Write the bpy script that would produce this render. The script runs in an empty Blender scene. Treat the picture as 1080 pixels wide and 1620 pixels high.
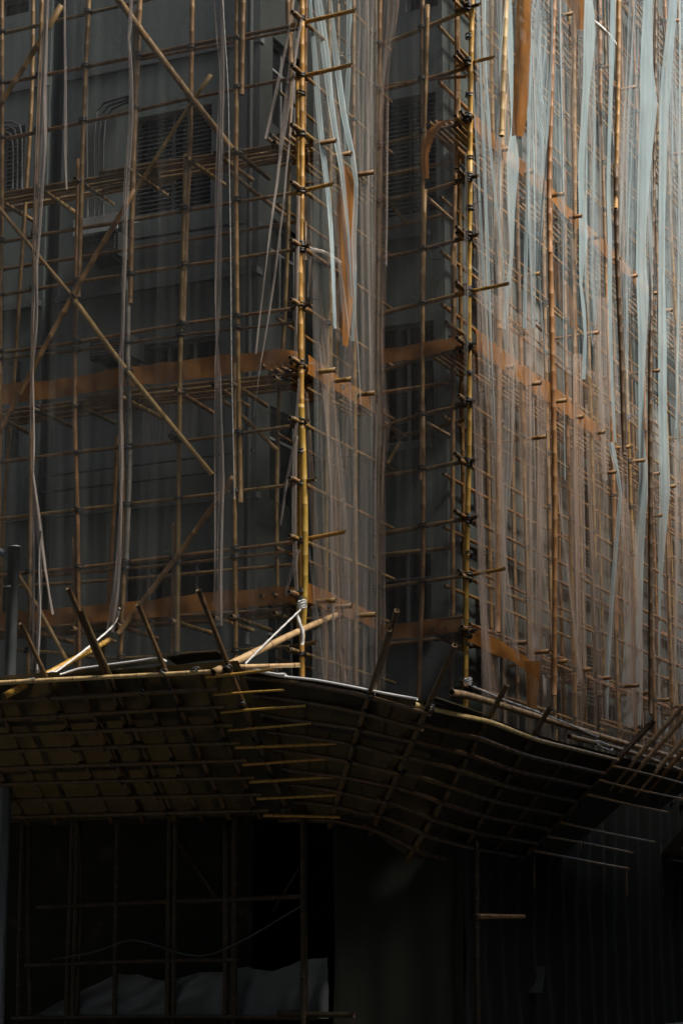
import bpy, math, random
from mathutils import Vector, noise
random.seed(7)
R = math.radians
S = bpy.context.scene
COL = S.collection

# ------------------------------------------------------------------ camera
F, CX, CY = 3190.0, 540.0, 810.0           # focal length and centre in photo pixels (1080 x 1620)
YAW, PITCH = R(24.8), math.atan(680 / 3190)
CAM = Vector((0, 0, 1.6))
cd = bpy.data.cameras.new('camera')
cam = bpy.data.objects.new('camera', cd); COL.objects.link(cam)
cd.sensor_fit = 'VERTICAL'; cd.sensor_height = 36.0; cd.lens = F / 1620 * 36
cd.clip_start = 0.1; cd.clip_end = 2000
cam.location = CAM; cam.rotation_euler = (math.pi / 2 + PITCH, 0, YAW)
S.camera = cam
# ------------------------------------------------------------------ sky, sun, exposure
SUN_EL, SUN_AZ = R(50), R(4)              # azimuth measured from +x towards -y (light from the upper right, a little in front)
w = bpy.data.worlds.new('World'); S.world = w; w.use_nodes = True
nt = w.node_tree; nt.nodes.clear()
sky = nt.nodes.new('ShaderNodeTexSky'); sky.sky_type = 'NISHITA'; sky.sun_disc = False
sdir = Vector((math.cos(SUN_EL) * math.cos(SUN_AZ), -math.cos(SUN_EL) * math.sin(SUN_AZ), math.sin(SUN_EL)))
sky.sun_elevation = SUN_EL; sky.sun_rotation = math.atan2(sdir.x, sdir.y)
sky.air_density = 1.0; sky.dust_density = 3.0
bg = nt.nodes.new('ShaderNodeBackground'); bg.inputs[1].default_value = 0.15
wo = nt.nodes.new('ShaderNodeOutputWorld')
nt.links.new(sky.outputs[0], bg.inputs[0]); nt.links.new(bg.outputs[0], wo.inputs[0])
ld = bpy.data.lights.new('sun', 'SUN'); ld.energy = 5.0; ld.angle = R(18); ld.color = (1.0, 0.93, 0.82)
sun = bpy.data.objects.new('sun', ld); COL.objects.link(sun)
sun.rotation_euler = sdir.to_track_quat('Z', 'Y').to_euler()
S.view_settings.view_transform = 'Standard'; S.view_settings.look = 'None'
S.view_settings.gamma = 1.0; S.view_settings.exposure = 0.45
S.cycles.use_adaptive_sampling = True; S.cycles.adaptive_threshold = 0.03; S.cycles.use_denoising = True
S.cycles.transparent_max_bounces = 40
S.cycles.max_bounces = 3; S.cycles.diffuse_bounces = 2; S.cycles.glossy_bounces = 2; S.cycles.transmission_bounces = 4

# ------------------------------------------------------------------ photo pixel -> point on a real plane of the place
_h = Vector((-math.sin(YAW), math.cos(YAW), 0)); _r = Vector((math.cos(YAW), math.sin(YAW), 0)); _z = Vector((0, 0, 1))
_f = _h * math.cos(PITCH) + _z * math.sin(PITCH); _u = _z * math.cos(PITCH) - _h * math.sin(PITCH)
def ray(px, py): return _f + _r * ((px - CX) / F) - _u * ((py - CY) / F)
def onY(px, py, Y):
    d = ray(px, py); return CAM + d * ((Y - CAM.y) / d.y)
def onX(px, py, X):
    d = ray(px, py); return CAM + d * ((X - CAM.x) / d.x)
def proj(p):
    q = Vector(p) - CAM; k = F / q.dot(_f); return CX + q.dot(_r) * k, CY - q.dot(_u) * k

YA = 25.2                       # outer row of the left scaffold
XB = onY(479, 600, YA).x        # corner: outer row of the return
YC = 27.75                      # outer row of the recessed bay
XD = onY(742, 600, YC).x        # second corner: outer row of the right-hand scaffold
WA = YA + 1.53                  # wall planes
WB = XB - 1.53
WC = YC + 1.0
WD = XD - 0.78
ZTOP = 30.0
def A(px, py, d=0): return onY(px, py, YA + d)
def Cp(px, py, d=0): return onY(px, py, YC + d)
def Dp(px, py, d=0): return onX(px, py, XD + d)

# ------------------------------------------------------------------ materials
def nodes(name):
    m = bpy.data.materials.new(name); m.use_nodes = True
    t = m.node_tree; t.nodes.clear()
    out = t.nodes.new('ShaderNodeOutputMaterial')
    return m, t, out
def N(t, typ, **kw):
    n = t.nodes.new(typ)
    for k, v in kw.items():
        if k in n.inputs: n.inputs[k].default_value = v
        else: setattr(n, k, v)
    return n
def ramp(t, src, stops):
    r = t.nodes.new('ShaderNodeValToRGB'); t.links.new(src, r.inputs[0])
    while len(r.color_ramp.elements) < len(stops): r.color_ramp.elements.new(0.5)
    for e, (p, c) in zip(r.color_ramp.elements, stops):
        e.position = p; e.color = (*c, 1) if len(c) == 3 else c
    return r.outputs[0]
def mixc(t, fac, a, b, mode='MIX'):
    m = t.nodes.new('ShaderNodeMix'); m.data_type = 'RGBA'; m.blend_type = mode
    for s, v in ((0, fac), (6, a), (7, b)):
        if hasattr(v, 'node'): t.links.new(v, m.inputs[s])
        else: m.inputs[s].default_value = v if s == 0 else (*v, 1)
    return m.outputs[2]
def surface(name, stops, scale=(3, 3, 3), rough=0.8, bump=0.3, bscale=40, spec=0.3, detail=6, rand=0.0, metal=0.0, tex='Object'):
    m, t, out = nodes(name)
    tc = N(t, 'ShaderNodeTexCoord'); mp = N(t, 'ShaderNodeMapping'); mp.inputs['Scale'].default_value = scale
    t.links.new(tc.outputs[tex], mp.inputs[0])
    nz = N(t, 'ShaderNodeTexNoise', Scale=1.0, Detail=detail, Roughness=0.62); t.links.new(mp.outputs[0], nz.inputs['Vector'])
    c = ramp(t, nz.outputs[0], stops)
    if rand:
        oi = N(t, 'ShaderNodeObjectInfo'); hv = N(t, 'ShaderNodeHueSaturation')
        mr = N(t, 'ShaderNodeMapRange'); mr.inputs[3].default_value = 1 - rand; mr.inputs[4].default_value = 1 + rand
        t.links.new(oi.outputs['Random'], mr.inputs[0]); t.links.new(mr.outputs[0], hv.inputs['Value'])
        mr2 = N(t, 'ShaderNodeMapRange'); mr2.inputs[3].default_value = 0.485; mr2.inputs[4].default_value = 0.512
        wn = N(t, 'ShaderNodeTexWhiteNoise'); wn.noise_dimensions = '1D'
        t.links.new(oi.outputs['Random'], wn.inputs['W']); t.links.new(wn.outputs[0], mr2.inputs[0]); t.links.new(mr2.outputs[0], hv.inputs['Hue'])
        t.links.new(c, hv.inputs['Color']); c = hv.outputs[0]
    b = N(t, 'ShaderNodeBsdfPrincipled', Roughness=rough, Metallic=metal); b.inputs['Specular IOR Level'].default_value = spec
    t.links.new(c, b.inputs['Base Color'])
    if bump:
        n2 = N(t, 'ShaderNodeTexNoise', Scale=bscale, Detail=4.0); t.links.new(tc.outputs[tex], n2.inputs['Vector'])
        bp = N(t, 'ShaderNodeBump', Strength=bump, Distance=0.02); t.links.new(n2.outputs[0], bp.inputs['Height'])
        t.links.new(bp.outputs[0], b.inputs['Normal'])
    t.links.new(b.outputs[0], out.inputs[0])
    return m
def net_mat(name, col, alpha, streak, su=22, sv=0.25, trans=0.5, warm=None):
    m, t, out = nodes(name)
    uv = N(t, 'ShaderNodeUVMap'); uv.uv_map = 'UVMap'
    mp = N(t, 'ShaderNodeMapping'); mp.inputs['Scale'].default_value = (su, sv, 1)
    t.links.new(uv.outputs[0], mp.inputs[0])
    nz = N(t, 'ShaderNodeTexNoise', Scale=1.0, Detail=6.0, Roughness=0.72); t.links.new(mp.outputs[0], nz.inputs['Vector'])
    mr = N(t, 'ShaderNodeMapRange'); mr.inputs[1].default_value = 0.42; mr.inputs[2].default_value = 0.68
    mr.inputs[3].default_value = alpha; mr.inputs[4].default_value = alpha + streak
    t.links.new(nz.outputs[0], mr.inputs[0])
    # woven threads, finer than a pixel from far away
    mp2 = N(t, 'ShaderNodeMapping'); mp2.inputs['Scale'].default_value = (3.0, 1.5, 1); t.links.new(uv.outputs[0], mp2.inputs[0])
    n2 = N(t, 'ShaderNodeTexNoise', Scale=1.0, Detail=3.0); t.links.new(mp2.outputs[0], n2.inputs['Vector'])
    c = ramp(t, n2.outputs[0], [(0.3, tuple(x * 0.82 for x in col)), (0.7, col if warm is None else warm)])
    df = N(t, 'ShaderNodeBsdfDiffuse'); tl = N(t, 'ShaderNodeBsdfTranslucent'); tr = N(t, 'ShaderNodeBsdfTransparent')
    t.links.new(c, df.inputs[0]); t.links.new(c, tl.inputs[0])
    m1 = N(t, 'ShaderNodeMixShader'); m1.inputs[0].default_value = trans
    t.links.new(df.outputs[0], m1.inputs[1]); t.links.new(tl.outputs[0], m1.inputs[2])
    m2 = N(t, 'ShaderNodeMixShader'); t.links.new(mr.outputs[0], m2.inputs[0])
    t.links.new(tr.outputs[0], m2.inputs[1]); t.links.new(m1.outputs[0], m2.inputs[2])
    t.links.new(m2.outputs[0], out.inputs[0])
    return m

BAMBOO = surface('bamboo', [(0.25, (0.10, 0.053, 0.017)), (0.5, (0.195, 0.112, 0.036)), (0.8, (0.28, 0.17, 0.060))], (9, 9, 3), 0.5, 0.15, 60, 0.35, rand=0.28)
YELLOW = surface('yellow_bamboo', [(0.24, (0.035, 0.02, 0.008)), (0.38, (0.30, 0.165, 0.028)), (0.75, (0.46, 0.275, 0.055))], (14, 14, 4), 0.42, 0.12, 60, 0.4, rand=0.12)
PALE = surface('pale_bamboo', [(0.2, (0.30, 0.19, 0.08)), (0.7, (0.58, 0.42, 0.20))], (12, 12, 4), 0.5, 0.12, 60, 0.35, rand=0.15)
DARKB = surface('dark_bamboo', [(0.25, (0.035, 0.021, 0.009)), (0.7, (0.11, 0.066, 0.026))], (9, 9, 3), 0.5, 0.15, 60, 0.35, rand=0.2)
BAMBOOD = surface('sunlit_tan_bamboo', [(0.25, (0.16, 0.078, 0.024)), (0.5, (0.30, 0.16, 0.05)), (0.8, (0.40, 0.235, 0.08))], (9, 9, 3), 0.5, 0.15, 60, 0.35, rand=0.25)  # brighter bamboo copy, sunlight of the right face put into its colour
SHADEB = surface('shaded_dark_bamboo', [(0.25, (0.012, 0.009, 0.005)), (0.7, (0.04, 0.028, 0.013))], (9, 9, 3), 0.6, 0.1, 60, 0.25, rand=0.2)  # bamboo below the canopy, its shade put into the colour
GREYB = surface('grey_bamboo', [(0.25, (0.11, 0.10, 0.08)), (0.7, (0.26, 0.24, 0.20))], (9, 9, 3), 0.6, 0.15, 60, 0.3)
NODE = surface('bamboo_node', [(0.3, (0.035, 0.02, 0.008)), (0.7, (0.13, 0.075, 0.028))], (12, 12, 12), 0.6, 0.0)
CUT = surface('bamboo_cut_end', [(0.3, (0.03, 0.02, 0.01)), (0.7, (0.12, 0.08, 0.04))], (20, 20, 20), 0.8, 0.0)
TIE = surface('black_nylon_tie', [(0.3, (0.008, 0.008, 0.008)), (0.7, (0.03, 0.028, 0.025))], (30, 30, 30), 0.45, 0.0, spec=0.4)
ROPE = surface('white_rope', [(0.3, (0.45, 0.45, 0.43)), (0.7, (0.75, 0.75, 0.72))], (30, 30, 30), 0.8, 0.2, 90)
CORD = surface('grey_cord', [(0.3, (0.16, 0.16, 0.15)), (0.7, (0.30, 0.30, 0.28))], (30, 30, 30), 0.8, 0.2, 90)
WIRE = surface('dark_wire', [(0.3, (0.02, 0.02, 0.02)), (0.7, (0.06, 0.06, 0.06))], (10, 10, 10), 0.5, 0.0)
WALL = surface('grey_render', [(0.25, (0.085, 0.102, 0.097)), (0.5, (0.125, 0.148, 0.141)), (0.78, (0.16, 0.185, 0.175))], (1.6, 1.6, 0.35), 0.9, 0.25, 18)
WALL2 = surface('shaded_right_render', [(0.25, (0.035, 0.043, 0.04)), (0.5, (0.055, 0.066, 0.062)), (0.78, (0.085, 0.10, 0.095))], (1.6, 1.6, 0.35), 0.9, 0.25, 18)  # right wall, shade behind the nets put into a darker render
BAND = surface('floor_band_paint', [(0.3, (0.075, 0.085, 0.09)), (0.7, (0.11, 0.12, 0.125))], (2, 2, 2), 0.85, 0.2, 20)
LOWWALL = surface('shaded_stained_shop_wall', [(0.3, (0.010, 0.0105, 0.008)), (0.5, (0.016, 0.016, 0.0115)), (0.60, (0.022, 0.021, 0.015)), (0.66, (0.06, 0.048, 0.033))], (1.2, 1.2, 1.2), 0.9, 0.3, 18)  # canopy shade put into the dark base; paler plaster patches on top
BLOCK = surface('shade_block_render', [(0.3, (0.12, 0.115, 0.105)), (0.7, (0.20, 0.19, 0.175))], (.5, .5, .2), 0.9, 0.1, 8)
FRAME = surface('window_frame_paint', [(0.3, (0.12, 0.13, 0.13)), (0.7, (0.20, 0.21, 0.21))], (8, 8, 8), 0.5, 0.0)
GLASS = surface('dark_window_glass', [(0.3, (0.004, 0.005, 0.005)), (0.7, (0.010, 0.011, 0.011))], (2, 2, 2), 0.2, 0.0, spec=0.25)
CURTAIN = surface('grey_curtain', [(0.3, (0.18, 0.19, 0.18)), (0.7, (0.3, 0.3, 0.28))], (6, 6, 1), 0.9, 0.0)
PIPE = surface('grey_pipe_paint', [(0.3, (0.022, 0.026, 0.026)), (0.7, (0.042, 0.047, 0.047))], (4, 4, 1), 0.6, 0.1, 40)
METAL = surface('galvanised_post', [(0.3, (0.05, 0.06, 0.062)), (0.7, (0.10, 0.112, 0.115))], (6, 6, 2), 0.5, 0.1, 60, metal=0.3)
AWN = surface('white_awning_sheet', [(0.3, (0.6, 0.66, 0.68)), (0.7, (0.78, 0.84, 0.86))], (5, 5, 5), 0.6, 0.1, 30)
BOARD = surface('thin_sheet_board', [(0.25, (0.015, 0.0125, 0.0065)), (0.5, (0.036, 0.029, 0.0135)), (0.75, (0.07, 0.053, 0.024))], (2.5, 2.5, 2.5), 0.7, 0.2, 30, rand=0.35)
def see_light(m, k, col):
    t = m.node_tree; b = [n for n in t.nodes if n.type == 'BSDF_PRINCIPLED'][0]; out = [n for n in t.nodes if n.type == 'OUTPUT_MATERIAL'][0]
    tl = N(t, 'ShaderNodeBsdfTranslucent'); tl.inputs[0].default_value = (*col, 1); mx = N(t, 'ShaderNodeMixShader'); mx.inputs[0].default_value = k
    t.links.new(b.outputs[0], mx.inputs[1]); t.links.new(tl.outputs[0], mx.inputs[2]); t.links.new(mx.outputs[0], out.inputs[0])
see_light(BOARD, 0.025, (0.30, 0.20, 0.07))
BOARD2 = surface('shaded_sheet_board', [(0.25, (0.012, 0.0105, 0.006)), (0.5, (0.026, 0.021, 0.011)), (0.75, (0.05, 0.038, 0.018))], (2.5, 2.5, 2.5), 0.8, 0.2, 30, rand=0.5)  # darker board copy, shade of the right canopy put into its colour
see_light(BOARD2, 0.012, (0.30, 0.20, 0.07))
WALLB = surface('shaded_return_render', [(0.3, (0.016, 0.020, 0.019)), (0.7, (0.032, 0.038, 0.036))], (1.6, 1.6, .4), 0.9, 0.2, 18)  # return wall with the shade of its net put into the colour
LOWB = surface('shaded_return_base', [(0.3, (0.006, 0.0065, 0.005)), (0.7, (0.012, 0.013, 0.010))], (3, 3, 1), 0.8, 0.2, 20)  # foot of the return wall, blackened in colour to stand for shade
SHEET = surface('lit_edge_white', [(0.3, (0.62, 0.62, 0.60)), (0.7, (0.82, 0.82, 0.80))], (5, 5, 5), 0.6, 0.1, 30)
ASPH = surface('asphalt', [(0.3, (0.03, 0.03, 0.03)), (0.7, (0.06, 0.06, 0.058))], (1.5, 1.5, 1.5), 0.9, 0.4, 90)
PAVE = surface('pavement_slabs', [(0.3, (0.09, 0.088, 0.08)), (0.7, (0.15, 0.145, 0.135))], (1.5, 1.5, 1.5), 0.9, 0.3, 60)
TARP = net_mat('tarpaulin', (0.15, 0.165, 0.165), 0.9, 0.1, 3, 3, 0.2)
ORANGE = net_mat('orange_mesh_cloth', (0.42, 0.165, 0.038), 0.78, 0.2, 8, 4.0, 0.4, (0.56, 0.25, 0.06))
NETA = net_mat('net_veil', (0.25, 0.262, 0.25), 0.20, 0.15, 11, 0.05, 0.45)  # darker copy of the net, shade of the left side in its colour
NETD = net_mat('net_pleated', (0.66, 0.50, 0.38), 0.04, 0.42, 5.5, 0.05, 0.35, (0.74, 0.60, 0.48))  # warm light on the lower nets put into the colour
NETU = net_mat('net_pleated_skylit', (0.56, 0.66, 0.68), 0.03, 0.30, 5.5, 0.05, 0.35, (0.66, 0.74, 0.75))  # same net higher up, sky light put into its pale colour
FOLD = net_mat('net_fold', (0.54, 0.50, 0.46), 0.08, 0.80, 15, 0.04, 0.35)
FOLDW = net_mat('net_fold_warm', (0.46, 0.34, 0.27), 0.06, 0.72, 15, 0.04, 0.35)
FOLDV = net_mat('net_fold_veil', (0.50, 0.44, 0.39), 0.02, 0.55, 13, 0.04, 0.35)
FOLDL = net_mat('net_fold_dark', (0.60, 0.53, 0.48), 0.28, 0.65, 20, 0.05, 0.4)
FOLDP = net_mat('net_fold_pale', (0.52, 0.65, 0.69), 0.42, 0.48, 15, 0.04, 0.3)  # bluish fold tones, here and below, have sky light tinted in
FOLDT = net_mat('net_fold_taut', (0.56, 0.45, 0.38), 0.16, 0.70, 15, 0.04, 0.3)
FOLDS = net_mat('net_fold_doubled', (0.46, 0.585, 0.62), 0.58, 0.36, 12, 0.04, 0.3)
FOLDB = net_mat('net_fold_blue_veil', (0.48, 0.59, 0.63), 0.10, 0.62, 13, 0.04, 0.3)

# ------------------------------------------------------------------ object helpers
WLOC = {}
def top(name, loc, label, cat, group=None):
    o = bpy.data.objects.new(name, None); COL.objects.link(o); o.empty_display_size = 0.3
    o.location = loc; WLOC[o.name] = Vector(loc)
    tag(o, label, cat, group); return o
def tag(o, label, cat, group=None):
    o['label'] = label; o['category'] = cat
    if group: o['group'] = group
    return o
def link(name, me, loc, par=None):
    o = bpy.data.objects.new(name, me); COL.objects.link(o)
    WLOC[o.name] = Vector(loc)
    if par is not None:
        o.parent = par; o.location = Vector(loc) - WLOC[par.name]
    else: o.location = loc
    return o
def mesh(name, V, Fc, mats, par=None, smooth=True, fm=None, uv=None, org=None):
    if not isinstance(mats, (list, tuple)): mats = [mats]
    o0 = Vector(org) if org is not None else Vector(V[0])
    me = bpy.data.meshes.new(name)
    me.from_pydata([tuple(Vector(v) - o0) for v in V], [], Fc)
    for m in mats: me.materials.append(m)
    if fm: me.polygons.foreach_set('material_index', fm)
    me.polygons.foreach_set('use_smooth', [smooth] * len(me.polygons))
    if uv:
        l = me.uv_layers.new(name='UVMap'); flat = []
        vi = [0] * len(me.loops); me.loops.foreach_get('vertex_index', vi)
        for i in vi: flat += uv[i]
        l.data.foreach_set('uv', flat)
    me.update()
    return link(name, me, o0, par)
def spline(pts, step=0.25):
    P = [Vector(p) for p in pts]
    if len(P) == 2:
        n = max(2, int((P[1] - P[0]).length / step) + 1)
        return [P[0].lerp(P[1], i / (n - 1)) for i in range(n)]
    out = []
    for i in range(len(P) - 1):
        p0 = P[i - 1] if i else P[i] * 2 - P[i + 1]; p1 = P[i]; p2 = P[i + 1]
        p3 = P[i + 2] if i + 2 < len(P) else P[i + 1] * 2 - P[i]
        n = max(1, int((p2 - p1).length / step))
        for k in range(n):
            s = k / n
            out.append(0.5 * (2 * p1 + (p2 - p0) * s + (2 * p0 - 5 * p1 + 4 * p2 - p3) * s * s + (3 * p1 - p0 - 3 * p2 + p3) * s ** 3))
    out.append(P[-1]); return out
def frame_of(t):
    a = Vector((0, 0, 1)) if abs(t.z) < 0.8 else Vector((1, 0, 0))
    x = t.cross(a).normalized(); return x, t.cross(x).normalized()
class Path:
    def __init__(s, pts, step=0.25):
        s.p = spline(pts, step); s.c = [0]
        for a, b in zip(s.p, s.p[1:]): s.c.append(s.c[-1] + (b - a).length)
        s.L = s.c[-1]; s.i = 0
    def at(s, d):
        d = min(max(d, 0), s.L); i = s.i if s.i < len(s.p) - 1 and s.c[s.i] <= d else 0
        while i < len(s.p) - 2 and s.c[i + 1] < d: i += 1
        s.i = i; k = (d - s.c[i]) / max(1e-9, s.c[i + 1] - s.c[i])
        return s.p[i].lerp(s.p[i + 1], k), (s.p[i + 1] - s.p[i]).normalized()
def bamboo(name, pts, r, par=None, mat=None, seg=9, taper=0.86, bow=0.012, gap=(0.26, 0.42)):
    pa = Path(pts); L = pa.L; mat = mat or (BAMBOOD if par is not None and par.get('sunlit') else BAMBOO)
    rings = [(0, 1.0, 0)]; d = random.uniform(0.06, gap[1])
    while d < L - 0.03:
        rings += [(d - 0.010, 0.985, 1), (d, 1.065, 0), (d + 0.012, 1.0, 0)]
        g = random.uniform(*gap)
        if d + g < L - 0.03: rings.append((d + g / 2, 0.95, 0))
        d += g
    rings.append((L, 1.0, 0)); rings.sort(key=lambda q: q[0])
    b1, b2 = random.uniform(-1, 1), random.uniform(-1, 1); ph = random.uniform(0.8, 1.6)
    V, Fc, fm = [], [], []
    x0, y0 = frame_of((pa.p[-1] - pa.p[0]).normalized())
    for d, k, _ in rings:
        c, t = pa.at(d); s = math.sin(math.pi * ph * d / max(L, 1e-3)) * bow * min(L, 4)
        c = c + x0 * (b1 * s) + y0 * (b2 * s)
        rr = r * k * (1 - (1 - taper) * d / max(L, 0.5))
        for j in range(seg):
            a = 2 * math.pi * j / seg; V.append(c + x0 * (math.cos(a) * rr) + y0 * (math.sin(a) * rr))
    for i in range(len(rings) - 1):
        for j in range(seg):
            a = i * seg + j; b = i * seg + (j + 1) % seg
            Fc.append((a, a + seg, b + seg, b)); fm.append(1 if rings[i][2] else 0)
    # hollow cut ends
    n = len(rings)
    for base, sgn in ((0, 1), ((n - 1) * seg, -1)):
        c = sum((V[base + j] for j in range(seg)), Vector()) / seg
        tdir = (pa.p[1] - pa.p[0]).normalized() if base == 0 else (pa.p[-1] - pa.p[-2]).normalized()
        i0 = len(V)
        for j in range(seg): V.append(c + (V[base + j] - c) * 0.68)
        for j in range(seg): V.append(c + (V[base + j] - c) * 0.62 + tdir * (sgn * r * 1.2))
        for j in range(seg):
            k = (j + 1) % seg
            Fc.append((base + j, base + k, i0 + k, i0 + j)); fm.append(2)
            Fc.append((i0 + j, i0 + k, i0 + seg + k, i0 + seg + j)); fm.append(2)
        Fc.append(tuple(i0 + seg + j for j in range(seg))); fm.append(2)
    return mesh(name, V, Fc, [mat, NODE, CUT], par, True, fm)
def tube(name, pts, r, par=None, mat=None, seg=7, step=0.2, twist=0.0):
    pa = Path(pts, step); n = len(pa.p); V, Fc = [], []
    for i, c in enumerate(pa.p):
        t = (pa.p[min(i + 1, n - 1)] - pa.p[max(i - 1, 0)]).normalized(); x, y = frame_of(t)
        for j in range(seg):
            a = 2 * math.pi * j / seg + twist * i
            rr = r * (1 + (0.28 if twist and j % 2 else 0)); V.append(c + x * (math.cos(a) * rr) + y * (math.sin(a) * rr))
    for i in range(n - 1):
        for j in range(seg):
            a = i * seg + j; b = i * seg + (j + 1) % seg; Fc.append((a, a + seg, b + seg, b))
    Fc.append(tuple(range(seg))[::-1]); Fc.append(tuple((n - 1) * seg + j for j in range(seg)))
    return mesh(name, V, Fc, mat, par)
def box_into(V, Fc, lo, hi):
    i = len(V)
    for z in (lo[2], hi[2]):
        for x, y in ((lo[0], lo[1]), (hi[0], lo[1]), (hi[0], hi[1]), (lo[0], hi[1])): V.append(Vector((x, y, z)))
    for f in ((3, 2, 1, 0), (4, 5, 6, 7), (0, 1, 5, 4), (1, 2, 6, 5), (2, 3, 7, 6), (3, 0, 4, 7)): Fc.append(tuple(i + k for k in f))
def box(name, lo, hi, mat, par=None):
    V, Fc = [], []; lo2 = [min(a, b) for a, b in zip(lo, hi)]; hi2 = [max(a, b) for a, b in zip(lo, hi)]
    box_into(V, Fc, lo2, hi2); return mesh(name, V, Fc, mat, par, False)

# lashing: one shared mesh, two crossing turns of black nylon strip with a loose tail
def lash_mesh(tail):
    V, Fc = [], []
    for tilt, zz in ((0.35, 0.0), (-0.4, 0.15), (0.05, -0.35)):
        i0 = len(V); n = 10
        for j in range(n):
            a = 2 * math.pi * j / n
            for rr, hh in ((0.85, -0.19), (1.04, -0.17), (1.04, 0.17), (0.85, 0.19)):
                V.append((math.cos(a) * rr, math.sin(a) * rr, hh + zz + math.sin(a) * tilt))
        for j in range(n):
            for k in range(4):
                a = i0 + j * 4 + k; b = i0 + j * 4 + (k + 1) % 4
                c = i0 + ((j + 1) % n) * 4 + (k + 1) % 4; d = i0 + ((j + 1) % n) * 4 + k
                Fc.append((a, b, c, d))
    if tail:
        i0 = len(V)
        for k in range(4):
            x = 1.2 + k * 0.7; z = 0.1 + 0.5 * math.sin(k * 1.1) * tail
            V += [(x, -0.9 - 0.3 * k, z), (x, -0.9 - 0.3 * k, z + 0.16)]
        for k in range(3): Fc.append((i0 + 2 * k, i0 + 2 * k + 2, i0 + 2 * k + 3, i0 + 2 * k + 1))
    me = bpy.data.meshes.new('lashing'); me.from_pydata(V, [], Fc); me.materials.append(TIE)
    me.polygons.foreach_set('use_smooth', [True] * len(me.polygons)); return me
LASH = [lash_mesh(0), lash_mesh(1.0), lash_mesh(0)]
def lashing(p, r, par, tilt=0.0):
    o = link('lashing', random.choice(LASH), p, par); o.scale = (r, r, r * random.uniform(0.75, 1.1))
    o.rotation_euler = (random.uniform(-.15, .15), tilt + random.uniform(-.15, .15), random.uniform(0, 6.28)); return o
def cross_lash(ups, leds, ax, r, par, prob=0.8):
    """lashings where uprights (polylines) cross ledgers, both running in one vertical plane; ax is the plane's horizontal axis"""
    def interp(pl, key, val, k0):
        for a, b in zip(pl, pl[1:]):
            lo, hi = sorted((a[key], b[key]))
            if lo <= val <= hi and hi > lo:
                s = (val - a[key]) / (b[key] - a[key]); return a.lerp(b, s)
        return None
    for u in ups:
        for l in leds:
            z = sum(p.z for p in l) / len(l); q = None
            for _ in range(4):
                q = interp(u, 2, z, ax)
                if q is None: break
                g = interp(l, ax, q[ax], ax)
                if g is None: q = None; break
                z = g.z
            if q is not None and random.random() < prob: lashing(Vector((q.x, q.y, z)), r, par)

# ------------------------------------------------------------------ ground
def structure(o): o['kind'] = 'structure'; return o
g = structure(mesh('road', [(-300, -300, 0), (300, -300, 0), (300, 300, 0), (-300, 300, 0)], [(0, 1, 2, 3)], ASPH, smooth=False, org=(0, 0, 0)))
V, Fc = [], []; box_into(V, Fc, (-60, 22.4, -0.2), (-8.2, 120, 0.13))
structure(mesh('pavement', V, Fc, PAVE, smooth=False))

# ------------------------------------------------------------------ street canyon: unseen blocks, added and sized to shade the corner
def block(lo, hi, label):
    t = top('shade_block', ((lo[0] + hi[0]) / 2, (lo[1] + hi[1]) / 2, 0), label, 'building', 'added blocks that shade the corner')
    box('wall', lo, hi, BLOCK, t)
    for z in range(4, int(hi[2]) - 2, 3):
        V, Fc = [], []
        box_into(V, Fc, (lo[0] - .25, lo[1] - .25, z), (hi[0] + .25, hi[1] + .25, z + .25)); mesh('floor_band', V, Fc, BAND, t, False)
        for side in (0, 1):
            for k in range(10):
                V, Fc = [], []
                if side == 0:
                    y = hi[1] if hi[1] < 0 else None
                    if y is None or hi[0] - lo[0] < 5: continue
                    x = -32 + k * 4.5; box_into(V, Fc, (x, y - .1, z + 1.0), (x + 1.8, y + .06, z + 2.4))
                else:
                    x = lo[0]
                    if x < 0: continue
                    y = lo[1] + 2 + k * 4.5
                    if y > hi[1] - 3: continue
                    box_into(V, Fc, (x - .06, y, z + 1.0), (x + .1, y + 1.8, z + 2.4))
                mesh('window', V, Fc, GLASS, t, False)
block((-70, -26, 0), (4, -7, 50), 'tall unseen block added behind the viewer to shade the left scaffold')
block((3.6, 22.5, 0), (24, 120, 26), 'tall unseen block added across the side street to shade the lower right scaffold')
block((18, -40, 0), (40, 8, 44), 'unseen block added on the far corner of the crossing to cut sky light')

block((70, 4, 0), (90, 40, 40), 'unseen block added at the far right end of the road to cut low sky light')
block((-80, -8, 0), (-40, 24, 40), 'unseen block added at the far left end of the road to cut low sky light')
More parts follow.
